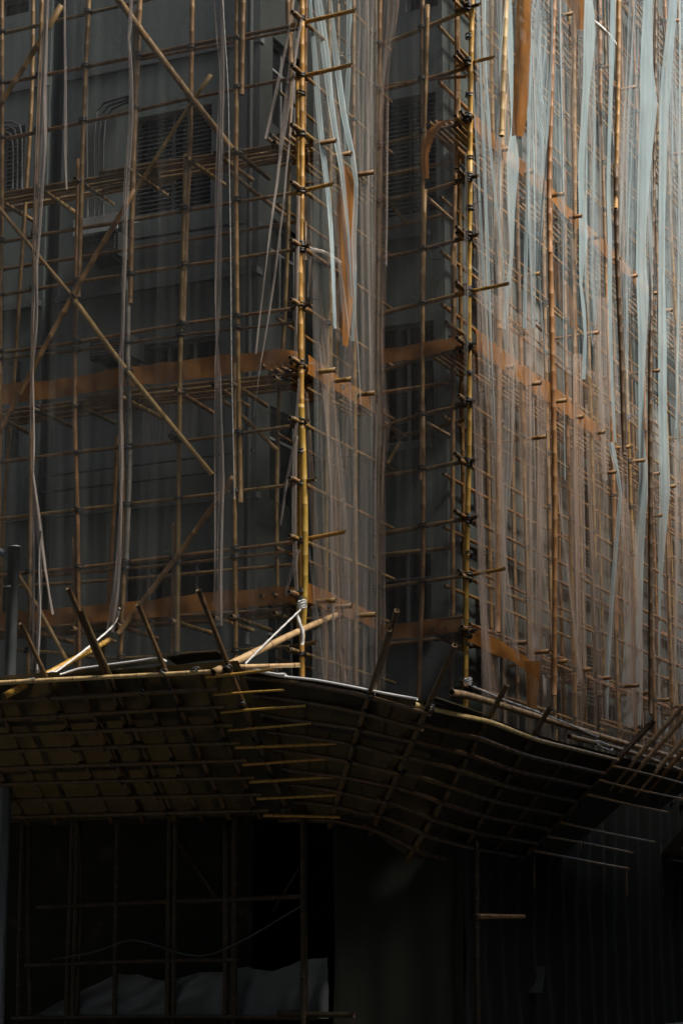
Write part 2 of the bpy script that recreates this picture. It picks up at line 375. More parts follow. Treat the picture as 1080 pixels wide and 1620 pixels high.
# ------------------------------------------------------------------ the building
bld = top('apartment_building', (WB, WA, 0.13), 'dark grey rendered apartment block behind the bamboo scaffolding and netting', 'building')
def face_map(kind, c):
    return (lambda u, z, d: Vector((u, c + d, z))) if kind == 'y' else (lambda u, z, d: Vector((c - d, u, z)))
def wall(fm, u0, u1, z0, z1, holes, mat, depth=0.22):
    us = sorted({u0, u1, *[h[0] for h in holes], *[h[1] for h in holes]}); zs = sorted({z0, z1, *[h[2] for h in holes], *[h[3] for h in holes]})
    us = [u for u in us if u0 <= u <= u1]; zs = [z for z in zs if z0 <= z <= z1]
    V, Fc, idx = [], [], {}
    def vi(u, z):
        if (u, z) not in idx: idx[(u, z)] = len(V); V.append(fm(u, z, 0))
        return idx[(u, z)]
    for a, b in zip(us, us[1:]):
        for c, d in zip(zs, zs[1:]):
            um, zm = (a + b) / 2, (c + d) / 2
            if any(h[0] < um < h[1] and h[2] < zm < h[3] for h in holes): continue
            Fc.append((vi(a, c), vi(b, c), vi(b, d), vi(a, d)))
    for h in holes:
        dp = h[4] if len(h) > 4 else depth
        i = len(V); q = [(h[0], h[2]), (h[1], h[2]), (h[1], h[3]), (h[0], h[3])]
        for (u, z) in q: V.append(fm(u, z, 0))
        for (u, z) in q: V.append(fm(u, z, dp))
        for k in range(4): Fc.append((i + k, i + (k + 1) % 4, i + 4 + (k + 1) % 4, i + 4 + k))
        if len(h) > 4: Fc.append((i + 4, i + 5, i + 6, i + 7))
    return mesh('wall', V, Fc, mat, bld, False)
def window(fm, h, style='plain', cols=3):
    u0, u1, z0, z1 = h[:4]; fw = 0.05; V, Fc = [], []
    def bx(a, b, c, d, d0, d1):
        p, q = fm(a, c, d0), fm(b, d, d1); lo = [min(p[k], q[k]) for k in range(3)]; hi = [max(p[k], q[k]) for k in range(3)]; box_into(V, Fc, lo, hi)
    bx(u0, u1, z0, z0 + fw, 0.10, 0.17); bx(u0, u1, z1 - fw, z1, 0.10, 0.17)
    e = 0.006
    for k in range(cols + 1):
        u = u0 + (u1 - u0) * k / cols; a = min(max(u - fw / 2, u0), u1 - fw); bx(a, a + fw, z0 + fw - e, z1 - fw + e, 0.103, 0.167)
    zb = z0 + (z1 - z0) * 0.68
    if style in ('plain', 'curtain') and z1 - z0 > 1.0: bx(u0 + fw - e, u1 - fw + e, zb, zb + 0.04, 0.106, 0.164)
    wn = mesh('window', V, Fc, FRAME, bld, False)
    for k in range(cols):
        a = u0 + (u1 - u0) * k / cols + fw * 0.3; b = u0 + (u1 - u0) * (k + 1) / cols - fw * 0.3
        V2, F2 = [], []; p, q = fm(a, z0 + .02, 0.13), fm(b, z1 - .02, 0.138)
        box_into(V2, F2, [min(p[i], q[i]) for i in range(3)], [max(p[i], q[i]) for i in range(3)])
        mesh('pane', V2, F2, GLASS, wn, False)
        if style == 'louvre':
            V3, F3 = [], []; z = z0 + .08
            while z < z1 - .06:
                i = len(V3)
                V3 += [fm(a, z, 0.05), fm(b, z, 0.05), fm(b, z + .05, 0.12), fm(a, z + .05, 0.12)]
                F3.append((i, i + 1, i + 2, i + 3)); z += 0.075
            o = mesh('louvre_slats', V3, F3, FRAME, wn, False); o['kind'] = 'stuff'
        if style == 'curtain' and random.random() < 0.75:
            V3, F3 = [], []; n = 14
            bb = b if random.random() < .6 else a + (b - a) * .5
            for i in range(n):
                u = a + (bb - a) * i / (n - 1); dd = 0.112 + 0.01 * math.sin(i * 1.9)
                V3 += [fm(u, z0 + .06, dd), fm(u, z1 - .08, dd)]
            for i in range(n - 1): F3.append((2 * i, 2 * i + 2, 2 * i + 3, 2 * i + 1))
            mesh('curtain', V3, F3, CURTAIN, wn)
    return wn
def rectA(px0, py0, px1, py1, Y):
    m = (px0 + px1) / 2; n = (py0 + py1) / 2
    return (onY(px0, n, Y).x, onY(px1, n, Y).x, onY(m, py1, Y).z, onY(m, py0, Y).z)
fa = face_map('y', WA); fb = face_map('x', WB); fc = face_map('y', WC); fd = face_map('x', WD)
ZB = 4.2                                     # top of the shop floor
AW = [(rectA(207, 176, 334, 332, WA), 'louvre', 2), (rectA(-30, 205, 38, 320, WA), 'louvre', 2),
      (rectA(222, 538, 345, 592, WA), 'plain', 3), (rectA(205, 622, 345, 700, WA), 'curtain', 4),
      (rectA(-60, 570, 33, 616, WA), 'curtain', 3), (rectA(-60, 665, 30, 730, WA), 'plain', 3),
      (rectA(192, 880, 345, 975, WA), 'plain', 4), (rectA(-60, 905, 30, 985, WA), 'plain', 2),
      (rectA(-40, 2, 46, 28, WA), 'plain', 2), (rectA(205, -150, 334, -30, WA), 'louvre', 2)]
strip = (*rectA(82, 0, 104, 100, WA)[:2], ZB + .3, ZTOP - .5, 0.75)
# lower shop walls (front faces), canopy shade put into their dark colour
lowA = []
wall(fa, -30, WB, ZB, ZTOP, [h for h, _, _ in AW] + [strip], WALL)
wall(fa, -30, WB, 0.13, ZB, [h for h, _, _ in lowA], LOWWALL)
for h, s, c in AW: window(fa, h, s, c)
for h, s, c in lowA: window(fa, h, s, c)
CW = [(rectA(600, 153, 690, 340, WC), 'louvre', 2), (rectA(600, 512, 686, 700, WC), 'plain', 2), (rectA(600, 872, 683, 1010, WC), 'plain', 2),
      (rectA(640, -150, 692, 14, WC), 'plain', 1)]
wall(fc, WB, WD, ZB, ZTOP, [h for h, _, _ in CW], WALL)
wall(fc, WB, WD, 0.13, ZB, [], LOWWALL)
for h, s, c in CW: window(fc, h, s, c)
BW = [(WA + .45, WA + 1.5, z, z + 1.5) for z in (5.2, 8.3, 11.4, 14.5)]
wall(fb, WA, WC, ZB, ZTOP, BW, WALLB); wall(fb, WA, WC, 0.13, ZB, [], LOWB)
for h in BW: window(fb, h, 'plain', 2)
DW = []
for k, z in enumerate((5.4, 8.5, 11.6, 14.7, 17.8)):
    for y in (29.9, 32.6, 35.3, 38.0, 40.7, 43.4): DW.append((y, y + 1.35, z, z + 1.6))
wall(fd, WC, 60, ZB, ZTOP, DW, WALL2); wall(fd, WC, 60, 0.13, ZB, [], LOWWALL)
for i, h in enumerate(DW): window(fd, h, ('plain', 'curtain', 'louvre')[i % 3], 2)
mesh('roof', [(-30, WA, ZTOP), (WB, WA, ZTOP), (WB, WC, ZTOP), (WD, WC, ZTOP), (WD, 60, ZTOP), (-30, 60, ZTOP)], [(0, 1, 2, 3, 4, 5)], BAND, bld, False)
# floor bands and ledges on the left wall
for (p, q, hgt, out) in (((220, 92), (220, 106), 0, .04), ((220, 452), (220, 462), 0, .10), ((220, 796), (220, 806), 0, .06)):
    z1, z0 = onY(*p, WA).z, onY(*q, WA).z
    box('floor_band', (strip[1] + .02, WA - out, z0), (WB + .03, WA + .1, z1), BAND, bld)
    box('floor_band', (-30, WA - out, z0), (strip[0] - .02, WA + .1, z1), BAND, bld)
for y in (372, 706, 1012): 
    z = onY(640, y, WC).z; box('window_ledge', (WB + .02, WC - .10, z - .08), (WD - .25, WC + .05, z), WALL, bld)
for z in (4.9, 8.0, 11.1, 14.2): box('floor_band', (WD + .06, WC + .1, z - .22), (WD - .06, 60, z), WALL2, bld)
# drain pipes that run down the wall and bend to the right at the top
def P(px, py, d): return onY(px, py, WA - d)
for k, off in enumerate((0, 7, 14)):
    tube('drainpipe', [P(150 + off, 345, .08), P(150 + off, 210 + off, .08), P(153 + off, 178 + off * .7, .08), P(165 + off, 163 + off * .6, .08), P(205, 152 + off * .6, .08)], 0.022, bld, PIPE)
for k, off in enumerate((0, 7, 14)):
    tube('drainpipe', [P(35 - off, 300, .08), P(35 - off, 215 + off, .08), P(31 - off, 198 + off, .08), P(20 - off, 193 + off, .08), P(-30, 196 + off, .08)], 0.022, bld, PIPE)
tube('drainpipe', [P(60, 755, .07), P(345, 720, .07), P(400, 712, .07)], 0.02, bld, PIPE)
tube('drainpipe', [P(60, 780, .07), P(345, 746, .07)], 0.02, bld, PIPE)
tube('drainpipe', [P(190, 382, .07), P(345, 358, .07), P(398, 352, .07)], 0.03, bld, PIPE)
tube('drainpipe', [P(139, 345, .08), P(137, 150, .08), P(140, 20, .08), P(142, -120, .08)], 0.03, bld, PIPE)
tube('drainpipe', [P(390, 1020, .08), P(393, 600, .08), P(396, 100, .08), P(399, -140, .08)], 0.05, bld, PIPE)
# air conditioner with a white sheet awning, and a second unit lower down
def ac(px0, py0, px1, py1, label):
    u0, u1, z0, z1 = rectA(px0, py0, px1, py1, WA - .3)
    t = top('air_conditioner', ((u0 + u1) / 2, WA, z0), label, 'air conditioner')
    box('casing', (u0, WA - .48, z0), (u1, WA - .01, z1), PIPE, t)
    V, Fc = [], []; z = z0 + .06
    while z < z1 - .05: box_into(V, Fc, (u0 + .05, WA - .50, z), (u1 - .05, WA - .483, z + .018)); z += 0.045
    o = mesh('grille', V, Fc, FRAME, t, False); o['kind'] = 'stuff'
    for u in (u0 + .08, u1 - .10): box('bracket', (u, WA - .46, z0 - .04), (u + .03, WA - .01, z0 - .004), FRAME, t)
    return t, u0, u1, z1
t, u0, u1, z1 = ac(140, 376, 196, 412, 'boxy air conditioner under a white sheet awning on the left wall')
V = [(u0 - .08, WA - .62, z1 + .06), (u1 + .08, WA - .62, z1 + .06), (u1 + .08, WA - .01, z1 + .30), (u0 - .08, WA - .01, z1 + .30)]
V += [(x, y, z + .02) for x, y, z in V]
V[0:0] = []
mesh('awning', V, [(0, 1, 2, 3), (4, 7, 6, 5), (0, 4, 5, 1), (1, 5, 6, 2), (2, 6, 7, 3), (3, 7, 4, 0)], AWN, t, False)
box('awning_apron', (u0 - .08, WA - .64, z1 - .02), (u1 + .08, WA - .625, z1 + .25), AWN, t)
ac(152, 536, 214, 570, 'air conditioner low on the left wall just above the orange band')

# ------------------------------------------------------------------ scaffolds
def scaffold(loc, label): return top('bamboo_scaffold', loc, label, 'scaffold', 'bamboo scaffold faces')
SA = scaffold((XB - 5, YA, 0.13), 'brown bamboo scaffold on the left with crossed diagonal braces')
SB = scaffold((XB, YA + 1.2, 0.13), 'narrow return of bamboo scaffold just right of the first yellow corner pole')
SC = scaffold((XB + .8, YC, 0.13), 'bamboo scaffold of the recessed bay left of the second yellow corner pole')
SD = scaffold((XD, YC + 5, 0.13), 'long bamboo scaffold receding at the right behind pleated netting')
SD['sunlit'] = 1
def poly(fn, pts, d=0): return [fn(x, y, d) for x, y in pts]
def down(pts, z=4.2):
    a = pts[-1]; bamboo('upright', [Vector((a.x, a.y + .03, z + .7)), Vector((a.x + .03, a.y + .02, .13))], .044, DOWN_TO[0], SHADEB, bow=.003); return pts + [Vector((a.x, a.y, z))]
DOWN_TO = [SA]
# --- left face: uprights
UA = []
def upA(pts, r=.042, mat=None, d=0, keep=True, base=False, name='upright'):
    q = poly(A, pts, d)
    if base: q = down(q)
    bamboo(name, q, r * .92, SA, mat, bow=0.006)
    if keep: UA.append(q)
upA([(3, -60), (3, 200), (0, 500), (-3, 900)])
upA([(69, -60), (60, 215), (55, 400), (50, 700), (45, 1040)], base=True)
upA([(143, -60), (131, 200), (127, 360), (124, 470)], r=.046)
upA([(125, 252), (122, 500), (122, 680), (125, 800), (126, 1040)], r=.042, base=True)
upA([(118, 850), (119, 1040)], r=.036, keep=False, base=True)
upA([(224, -60), (216, 150), (209, 360), (206, 480)], r=.05)
upA([(214, 20), (211, 260), (205, 450)], r=.04, keep=False)
upA([(203, 440), (201, 600), (204, 700), (200, 900)], r=.042, mat=GREYB)
upA([(193, 640), (194, 900), (190, 1060)], r=.044, base=True)
upA([(305, -60), (303, 120), (301, 240), (297, 330), (290, 520)], r=.044)
upA([(294, 244), (289, 420), (285, 560), (282, 800), (280, 1050)], r=.044, base=True)
upA([(276, 828), (271, 1050)], r=.036, keep=False, base=True)
upA([(376, -60), (375, 300), (376, 520), (379, 795)], r=.046)
upA([(386, -60), (384, 60), (382, 150)], r=.05, keep=False)
upA([(373, 575), (371, 800), (373, 1050)], r=.042, base=True)
# inner row
for pts in ([(53, -40), (50, 150), (36, 380), (22, 600), (8, 790), (0, 1000)], [(186, 690), (180, 800), (170, 960), (160, 1060)],
            [(462, -60), (457, 280), (450, 500), (441, 640), (437, 820), (443, 1060)]):
    q = [onY(x, y, YA + .62) for x, y in pts]; bamboo('upright', q, .038, SA, bow=.004)
bamboo('upright', [onY(457, -60, YA + .55), onY(459, 100, YA + .55)], .045, SA)
# corner pole outside the net
q1 = poly(A, [(478, -80), (478, 120), (478, 260), (477, 400)], -.05); q2 = poly(A, [(472, 128), (473, 300), (475, 540), (477, 760), (478, 1075)], -.05)
bamboo('corner_upright', q1, .046, SA, YELLOW, seg=12, bow=.002); bamboo('corner_upright', down(q2), .046, SA, YELLOW, seg=12, bow=.002)
q3 = poly(A, [(476, 640), (481, 800), (482, 945), (478, 1010)], -.055)
bamboo('corner_upright', q3, .050, SA, YELLOW, seg=12, bow=.002)
bamboo('corner_upright', poly(A, [(470, 690), (471, 860), (472, 1000)], -.03), .03, SA, YELLOW, seg=10, bow=.002)
bamboo('corner_upright', poly(A, [(483, 350), (483, 412)], -.04), .022, SA, DARKB, seg=8, bow=.002)
for y in (30, 118, 148, 213, 302, 387, 395, 484, 576, 668, 715, 765, 857, 935, 948, 1035): lashing(A(476, y, -.05), .072, SA)
# --- left face: ledgers.  right end pokes past the corner to (px)
LA = []
for pts, ext, r in (([(-40, 64), (62, 40), (215, 4), (480, -56)], 560, .036), ([(-40, 140), (62, 122), (210, 92), (304, 71), (480, 36)], 566, .038), ([(205, 97), (304, 78), (470, 46)], None, .03),
                    ([(-40, 230), (62, 208), (200, 178), (303, 155), (480, 121)], 560, .038),
                    ([(-40, 391), (120, 361), (210, 347), (300, 331), (480, 303)], 531, .036), ([(-40, 474), (120, 448), (290, 422), (480, 393)], 494, .036),
                    ([(-40, 563), (120, 543), (290, 514), (480, 486)], 497, .036), ([(-40, 572), (120, 556), (290, 531), (468, 509)], None, .03),
                    ([(-40, 738), (120, 717), (280, 700), (480, 671)], 491, .036), ([(-40, 826), (125, 808), (280, 790), (480, 764)], 503, .036),
                    ([(-40, 914), (120, 899), (280, 880), (480, 856)], 550, .036), ([(60, 912), (200, 900), (300, 890), (462, 872)], None, .03),
                    ([(25, 1027), (180, 1042), (300, 1035), (480, 1022)], 505, .032)):
    q = poly(A, pts, .07); LA.append(q)
    bamboo('ledger', q, r * .94, SA, bow=.004)
    if ext:
        e = A(480, pts[-1][1], .02); f = A(ext, pts[-1][1] - (ext - 480) * .19, .02)
        bamboo('ledger_end', [e + Vector((-.2, 0, 0)), Vector((f.x, f.y - .08, f.z))], r, SA, DARKB if ext < 510 else YELLOW, bow=0)
cross_lash([[Vector((p.x, YA, p.z)) for p in u] for u in UA], [[Vector((p.x, YA, p.z)) for p in l] for l in LA], 0, .066, SA)
# inner ledgers
for pts in ([(-20, 430), (470, 350)], [(-20, 930), (470, 895)]):
    bamboo('ledger', [onY(x, y, YA + .68) for x, y in pts], .032, SA)
# --- left face: working platforms (putlogs carry loose poles lying along the wall)
def platformA(zl, zr, xs, n=6, right=470):
    a, b = onY(0, zl, YA), onY(right, zr, YA); za = (a.z + b.z) / 2
    for px in xs:
        x = onY(px, (zl + zr) / 2, YA).x
        bamboo('putlog', [Vector((x, YA - .14, za - .02)), Vector((x + random.uniform(-.05, .05), YA + 1.05, za - .05 + random.uniform(-.03, .03)))], .042, SA, DARKB if random.random() < .3 else None, bow=0)
        lashing(Vector((x, YA + .02, za)), .066, SA)
    for k in range(n):
        y = YA + .12 + k * .135; x1 = b.x - random.uniform(0, .5); x0 = a.x - 1.5
        xm = x0 + (x1 - x0) * random.uniform(.45, .6)
        z = za + .065 + random.uniform(-.012, .02)
        bamboo('platform_pole', [Vector((x0, y, z)), Vector((xm + .4, y + .02, z))], .034, SA, bow=.004)
        bamboo('platform_pole', [Vector((xm - .2, y - .03, z + .05)), Vector((x1, y + .03, z + .01))], .034, SA, bow=.004)
platformA(300, 232, (-8, 66, 127, 210, 302, 347, 376, 440))
platformA(655, 596, (-5, 60, 122, 200, 286, 345, 373, 440))
platformA(1000, 972, (58, 122, 193, 278, 345, 373, 440), n=5)
# cut pole ends bundled near the corner
for base in (582, 955):
    for k in range(7):
        c = A(418 + k * 9, base + random.uniform(-3, 12), .1 + .08 * (k % 4))
        bamboo('putlog', [c, c + Vector((random.uniform(.0, .15), .85, -.02))], .036, SA, DARKB, bow=0)
        if k % 2 == 0: lashing(c + Vector((.03, .2, 0)), .06, SA)
# --- braces on the outside of the uprights
for pts, r in (([(170, -25), (300, 150), (371, 242)], .058), ([(98, 8), (60, 70), (0, 166), (-30, 210)], .05), ([(334, 118), (300, 167), (200, 325)], .034),
               ([(214, 300), (115, 468), (0, 682), (-20, 720)], .044), ([(-20, 302), (0, 330), (112, 466)], .038), ([(119, 476), (200, 586), (337, 752)], .046),
               ([(370, 754), (280, 880), (188, 1002)], .044), ([(20, 895), (62, 965), (108, 1048)], .038)):
    bamboo('brace', [A(x, y, -.075) for x, y in pts], r, SA, bow=.002)
bamboo('brace', [A(346, 258, -.05), onY(376, 282, YA + .1), onY(452, 343, YA + .5)], .042, SA)
bamboo('brace', [A(352, 633, -.05), onY(376, 652, YA + .1), onY(438, 712, YA + .5)], .038, SA)
for p in ((300, 152), (304, 160), (116, 470), (275, 690), (275, 885), (202, 588)): lashing(A(*p, -.04), .075, SA, .8)

# --- levels shared by return and right-hand face
def zA(y): return A(479, y).z
LV = [zA(y) for y in (1035, 945, 857, 766, 672, 578, 487, 394, 303, 213, 121, 36, -56, -146, -236)]
# --- return (runs away from the first corner)
for k, z in enumerate(LV):
    for row, xx, r in ((0, XB - .02, .034), (1, XB - .62, .03)):
        if row and k % 2: continue
        bamboo('ledger', [Vector((xx, YA - (.32 if not row else -.4), z + .03)), Vector((xx, YC + .75, z + random.uniform(-.04, .06)))], r, SB, bow=.006)
    e = Vector((XB - .03, YA - .36, z + .02))
    bamboo('ledger_end', [e, e + Vector((0, .5, -.01))], .036, SB, DARKB, bow=0)
UB = []
for yy, xx, r in ((YA + .85, XB, .04), (YA + 1.75, XB + .01, .045), (YC + .05, XB + .02, .04), (YA + 1.3, XB - .62, .036), (YC, XB - .62, .036)):
    zt = 16.5; cuts = sorted([4.5, zt] + [random.uniform(7, 13)])
    for a, b in zip(cuts, cuts[1:]):
        q = [Vector((xx + random.uniform(-.03, .03), yy + random.uniform(-.04, .04), a - .5)), Vector((xx + random.uniform(-.03, .03), yy + random.uniform(-.04, .04), b + .5))]
        bamboo('upright', q, r, SB, bow=.004); UB.append(q)
cross_lash([[Vector((XB, p.y, p.z)) for p in u] for u in UB], [[Vector((XB, YA - .3, z)), Vector((XB, YC + .7, z))] for z in LV], 1, .062, SB, .75)
for zi in (5, 9, 1):
    z = LV[zi]
    for k in range(6): bamboo('platform_pole', [Vector((XB - .08 - k * .11, YA - .1 + random.uniform(0, .2), z + .06)), Vector((XB - .08 - k * .11, YC + .6, z + .06 + random.uniform(-.02, .02)))], .032, SB)
    for yy in (YA + .4, YA + .95, YA + 1.8): bamboo('putlog', [Vector((XB + .34, yy, z)), Vector((XB - .9, yy, z))], .038, SB, bow=0)
# --- recessed bay
DOWN_TO[0] = SC
UC = []
def upC(pts, r=.04, d=0, mat=None, keep=True, name='upright', base=False):
    q = poly(Cp, pts, d); 
    if base: q = down(q)
    bamboo(name, q, r, SC, mat, bow=.003)
    if keep: UC.append(q)
upC([(668, -60), (667, 60), (668, 300), (668, 480)], .042)
upC([(671, 300), (668, 470), (668, 600), (666, 760)], .04)
upC([(668, 640), (667, 900), (661, 1100)], .042, base=True)
upC([(676, 8), (674, 120), (671, 226)], .036, keep=False)
upC([(601, -60), (600, 90), (599, 400), (598, 800), (597, 1100)], .042, d=.05, base=True)
for pts in ([(722, -60), (721, 130), (720, 250), (717, 420)], [(718, 380), (716, 600), (715, 800), (716, 960), (714, 1090)]):
    bamboo('upright', [onY(x, y, YC + .6) for x, y in pts], .042, SC, bow=.003)
LC = []
for pts, r in (([(590, 76), (665, 47), (742, 14)], .044), ([(590, 146), (665, 128), (742, 106)], .04), ([(590, 140), (668, 127), (738, 121)], .032), ([(590, 234), (665, 213), (742, 192)], .036),
               ([(590, 323), (668, 305), (742, 282)], .042), ([(590, 412), (668, 395), (742, 374)], .042), ([(590, 500), (668, 480), (742, 462)], .042),
               ([(590, 593), (668, 566), (742, 548)], .034), ([(590, 680), (668, 656), (742, 640)], .04), ([(590, 757), (668, 743), (742, 728)], .042),
               ([(590, 848), (668, 833), (742, 820)], .042), ([(590, 932), (668, 921), (742, 910)], .036), ([(600, 1000), (668, 985), (742, 974)], .034)):
    q = poly(Cp, pts, .07); LC.append(q); bamboo('ledger', q, r, SC, bow=.003)
for pts in ([(590, 282), (720, 254)], [(590, 366), (720, 336)], [(590, 624), (720, 604)], [(620, 694), (735, 664)], [(590, 880), (720, 866)], [(600, 1022), (720, 1008)]):
    bamboo('ledger', [onY(x, y, YC + .62) for x, y in pts], .04, SC, bow=.003)
cross_lash([[Vector((p.x, YC, p.z)) for p in u] for u in UC], [[Vector((p.x, YC, p.z)) for p in l] for l in LC], 0, .064, SC)
for a, b in (((672, 310), (717, 350)), ((617, 322), (643, 355)), ((672, 668), (712, 690)), ((606, 668), (640, 690)), ((655, 655), (670, 662)), ((612, 735), (632, 700)), ((705, 510), (735, 530)), ((700, 1010), (735, 1030))):
    bamboo('putlog', [onY(*a, YC + .05), onY(*b, YC + .6)], .036, SC, bow=0)
for yy in (205, 560, 1000):                     # loose platform poles seen end-on at the corner
    for k in range(6):
        c = Cp(682 + k * 9, yy + 2 - k * 1.2, .02)
        bamboo('platform_pole', [c, c + Vector((0, 1.25 + .2 * (k % 3), random.uniform(-.03, .03)))], .032, SC, bow=.004)
# second corner pole outside the net
bamboo('corner_upright', poly(Cp, [(747, -80), (744, 120), (742, 330), (741, 420)], -.05), .045, SC, YELLOW, seg=12, bow=.002)
bamboo('corner_upright', down(poly(Cp, [(743, 240), (741, 450), (741, 700), (738, 850), (736, 1110)], -.055)), .043, SC, YELLOW, seg=12, bow=.002)
CS = ((10, 759, 12), (98, 781, 20), (187, 748, 12), (281, 756, 18), (374, 757, 22), (461, 804, 22), (547, 750, 20), (636, 752, 16), (730, 754, 24), (820, 756, 24), (911, 798, 16), (1000, 752, 12), (1085, 750, 10))
for y, ex, lx in CS:
    p = Cp(742, y, -.02); e = Cp(ex, y - (ex - 742) * .2, -.12)
    bamboo('ledger_end', [p + Vector((-.25, .05, 0)), e], .034, SC, DARKB if ex < 770 else YELLOW, bow=0)
    d = lx / 55.0
    bamboo('ledger_end', [p + Vector((-.06, -d, .03)), p + Vector((-.06, .5, -.02))], .036, SC, DARKB, bow=0)
    lashing(p + Vector((0, -.04, .02)), .07, SC); lashing(p + Vector((0, -.04, -.05)), .066, SC, .4)
for y in (58, 150, 250, 330, 590, 875, 1020): lashing(Cp(742, y, -.05), .064, SC)
# --- right-hand face
LVD = [Cp(742, y).z for y in (1085, 1000, 911, 820, 730, 636, 547, 461, 374, 281, 190, 98, 10, -80, -170, -260, -350, -440, -530)]
YU = [29.05, 30.15, 31.35, 32.5, 33.7, 34.95, 36.1, 37.3, 38.5, 39.8, 41.1]
UD = []
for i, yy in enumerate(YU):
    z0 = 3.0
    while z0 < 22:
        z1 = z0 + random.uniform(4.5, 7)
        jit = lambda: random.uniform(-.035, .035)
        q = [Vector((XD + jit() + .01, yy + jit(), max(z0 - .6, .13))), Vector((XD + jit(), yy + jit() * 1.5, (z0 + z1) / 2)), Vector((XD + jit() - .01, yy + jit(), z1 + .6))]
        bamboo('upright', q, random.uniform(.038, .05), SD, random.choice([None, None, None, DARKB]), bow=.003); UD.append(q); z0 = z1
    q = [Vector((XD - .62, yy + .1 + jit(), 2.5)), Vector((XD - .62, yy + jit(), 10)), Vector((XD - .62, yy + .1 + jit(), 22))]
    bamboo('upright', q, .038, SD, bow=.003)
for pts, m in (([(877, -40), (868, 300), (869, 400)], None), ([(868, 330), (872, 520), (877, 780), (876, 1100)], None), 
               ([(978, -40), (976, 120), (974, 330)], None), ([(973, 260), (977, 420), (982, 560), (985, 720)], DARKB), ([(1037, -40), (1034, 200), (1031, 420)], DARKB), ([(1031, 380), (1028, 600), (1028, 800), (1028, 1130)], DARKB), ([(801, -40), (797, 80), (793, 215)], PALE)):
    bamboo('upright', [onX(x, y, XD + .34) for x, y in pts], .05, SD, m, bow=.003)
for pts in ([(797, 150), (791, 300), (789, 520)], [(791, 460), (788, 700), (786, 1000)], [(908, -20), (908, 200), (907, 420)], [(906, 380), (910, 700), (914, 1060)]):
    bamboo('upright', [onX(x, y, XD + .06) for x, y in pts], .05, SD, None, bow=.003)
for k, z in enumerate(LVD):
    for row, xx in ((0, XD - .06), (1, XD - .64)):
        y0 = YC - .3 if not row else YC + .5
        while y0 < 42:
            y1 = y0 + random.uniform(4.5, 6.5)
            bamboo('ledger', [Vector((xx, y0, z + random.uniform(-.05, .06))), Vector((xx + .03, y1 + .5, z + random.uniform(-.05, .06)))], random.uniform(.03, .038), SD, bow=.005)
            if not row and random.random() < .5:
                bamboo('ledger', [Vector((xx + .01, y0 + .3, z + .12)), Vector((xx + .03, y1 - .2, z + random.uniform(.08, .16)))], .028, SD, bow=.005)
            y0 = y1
cross_lash([[Vector((XD, p.y, p.z)) for p in u] for u in UD], [[Vector((XD, YC - .2, z)), Vector((XD, 43, z))] for z in LVD], 1, .064, SD, .7)
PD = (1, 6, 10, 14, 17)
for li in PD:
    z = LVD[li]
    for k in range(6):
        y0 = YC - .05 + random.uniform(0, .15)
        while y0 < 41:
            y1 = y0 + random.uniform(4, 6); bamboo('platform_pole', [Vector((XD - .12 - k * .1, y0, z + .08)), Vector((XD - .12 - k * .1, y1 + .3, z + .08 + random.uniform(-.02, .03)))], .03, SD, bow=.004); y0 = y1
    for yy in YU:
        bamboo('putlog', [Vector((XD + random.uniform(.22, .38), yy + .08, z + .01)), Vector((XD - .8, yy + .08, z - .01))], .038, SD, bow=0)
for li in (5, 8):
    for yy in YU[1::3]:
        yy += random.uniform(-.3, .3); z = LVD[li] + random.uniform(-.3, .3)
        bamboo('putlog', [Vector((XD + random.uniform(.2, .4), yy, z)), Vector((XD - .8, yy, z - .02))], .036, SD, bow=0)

# ------------------------------------------------------------------ orange mesh bands along the platforms
def band(path, h, label, par=None, name='orange_band', sag=.04, t=.012, wob=.02):
    """path: bottom-edge points; a thin hemmed cloth standing h high"""
    P_ = spline(path, .12); V, Fc, uv = [], [], []; m = 5; d = 0
    for i, p in enumerate(P_):
        if i: d += (p - P_[i - 1]).length
        tn = (P_[min(i + 1, len(P_) - 1)] - P_[max(i - 1, 0)]); nn = Vector((tn.y, -tn.x, 0)).normalized()
        for j in range(m):
            s = j / (m - 1); wv = wob * noise.noise((d * 1.3, s * 1.2, h * 9)) + wob * noise.noise((d * 6, s * 2.5, 3))
            V.append(p + Vector((0, 0, h * s + 2.2 * wob * noise.noise((d * .8, 7, s * .6)) + .8 * wob * noise.noise((d * 4, 2, s)))) + nn * (wv + .014 * math.sin(d * 7 + 3 * s))); uv.append((d, h * s))
    for i in range(len(P_) - 1):
        for j in range(m - 1): a = i * m + j; Fc.append((a, a + m, a + m + 1, a + 1))
    o = mesh(name, V, Fc, ORANGE, par, True, uv=uv); tag(o, label, 'debris cloth', 'orange cloth strips on the scaffold'); return o
def bandA(l, r, top_off, label):
    pts = [A(x, y, -.02) for x, y in l]; h = (A(r[0], r[1]) - A(r[0], r[2])).length
    return pts, h
b = [A(-40, 645, .0), A(100, 628, .0), A(200, 612, .0), A(300, 601, .0), A(380, 590, .0), A(445, 582, .0)]
c = A(474, 588, .06)
band(b + [c], .31, 'long orange cloth band across the left scaffold at mid height')
band([Vector((XB + .015, YA + .12, c.z - .03)), Vector((XB + .03, YA + 1.2, c.z - .06)), Vector((XB + .02, YC - .05, c.z - .05))], .27, 'orange cloth band on the return right of the first corner pole')
b = [A(-40, 1003, .0), A(100, 988, .0), A(230, 978, .0), A(300, 970, .0), A(380, 962, .0), A(440, 955, .0), A(472, 958, .05)]
band(b, .27, 'low orange cloth band on the left scaffold just above the canopy')
band([Vector((XB + .02, YA + .1, LV[1] - .05)), Vector((XB + .03, YA + 1.3, LV[1] - .07)), Vector((XB + .02, YC - .05, LV[1] - .1))], .26, 'low orange cloth band on the return right of the first corner pole')
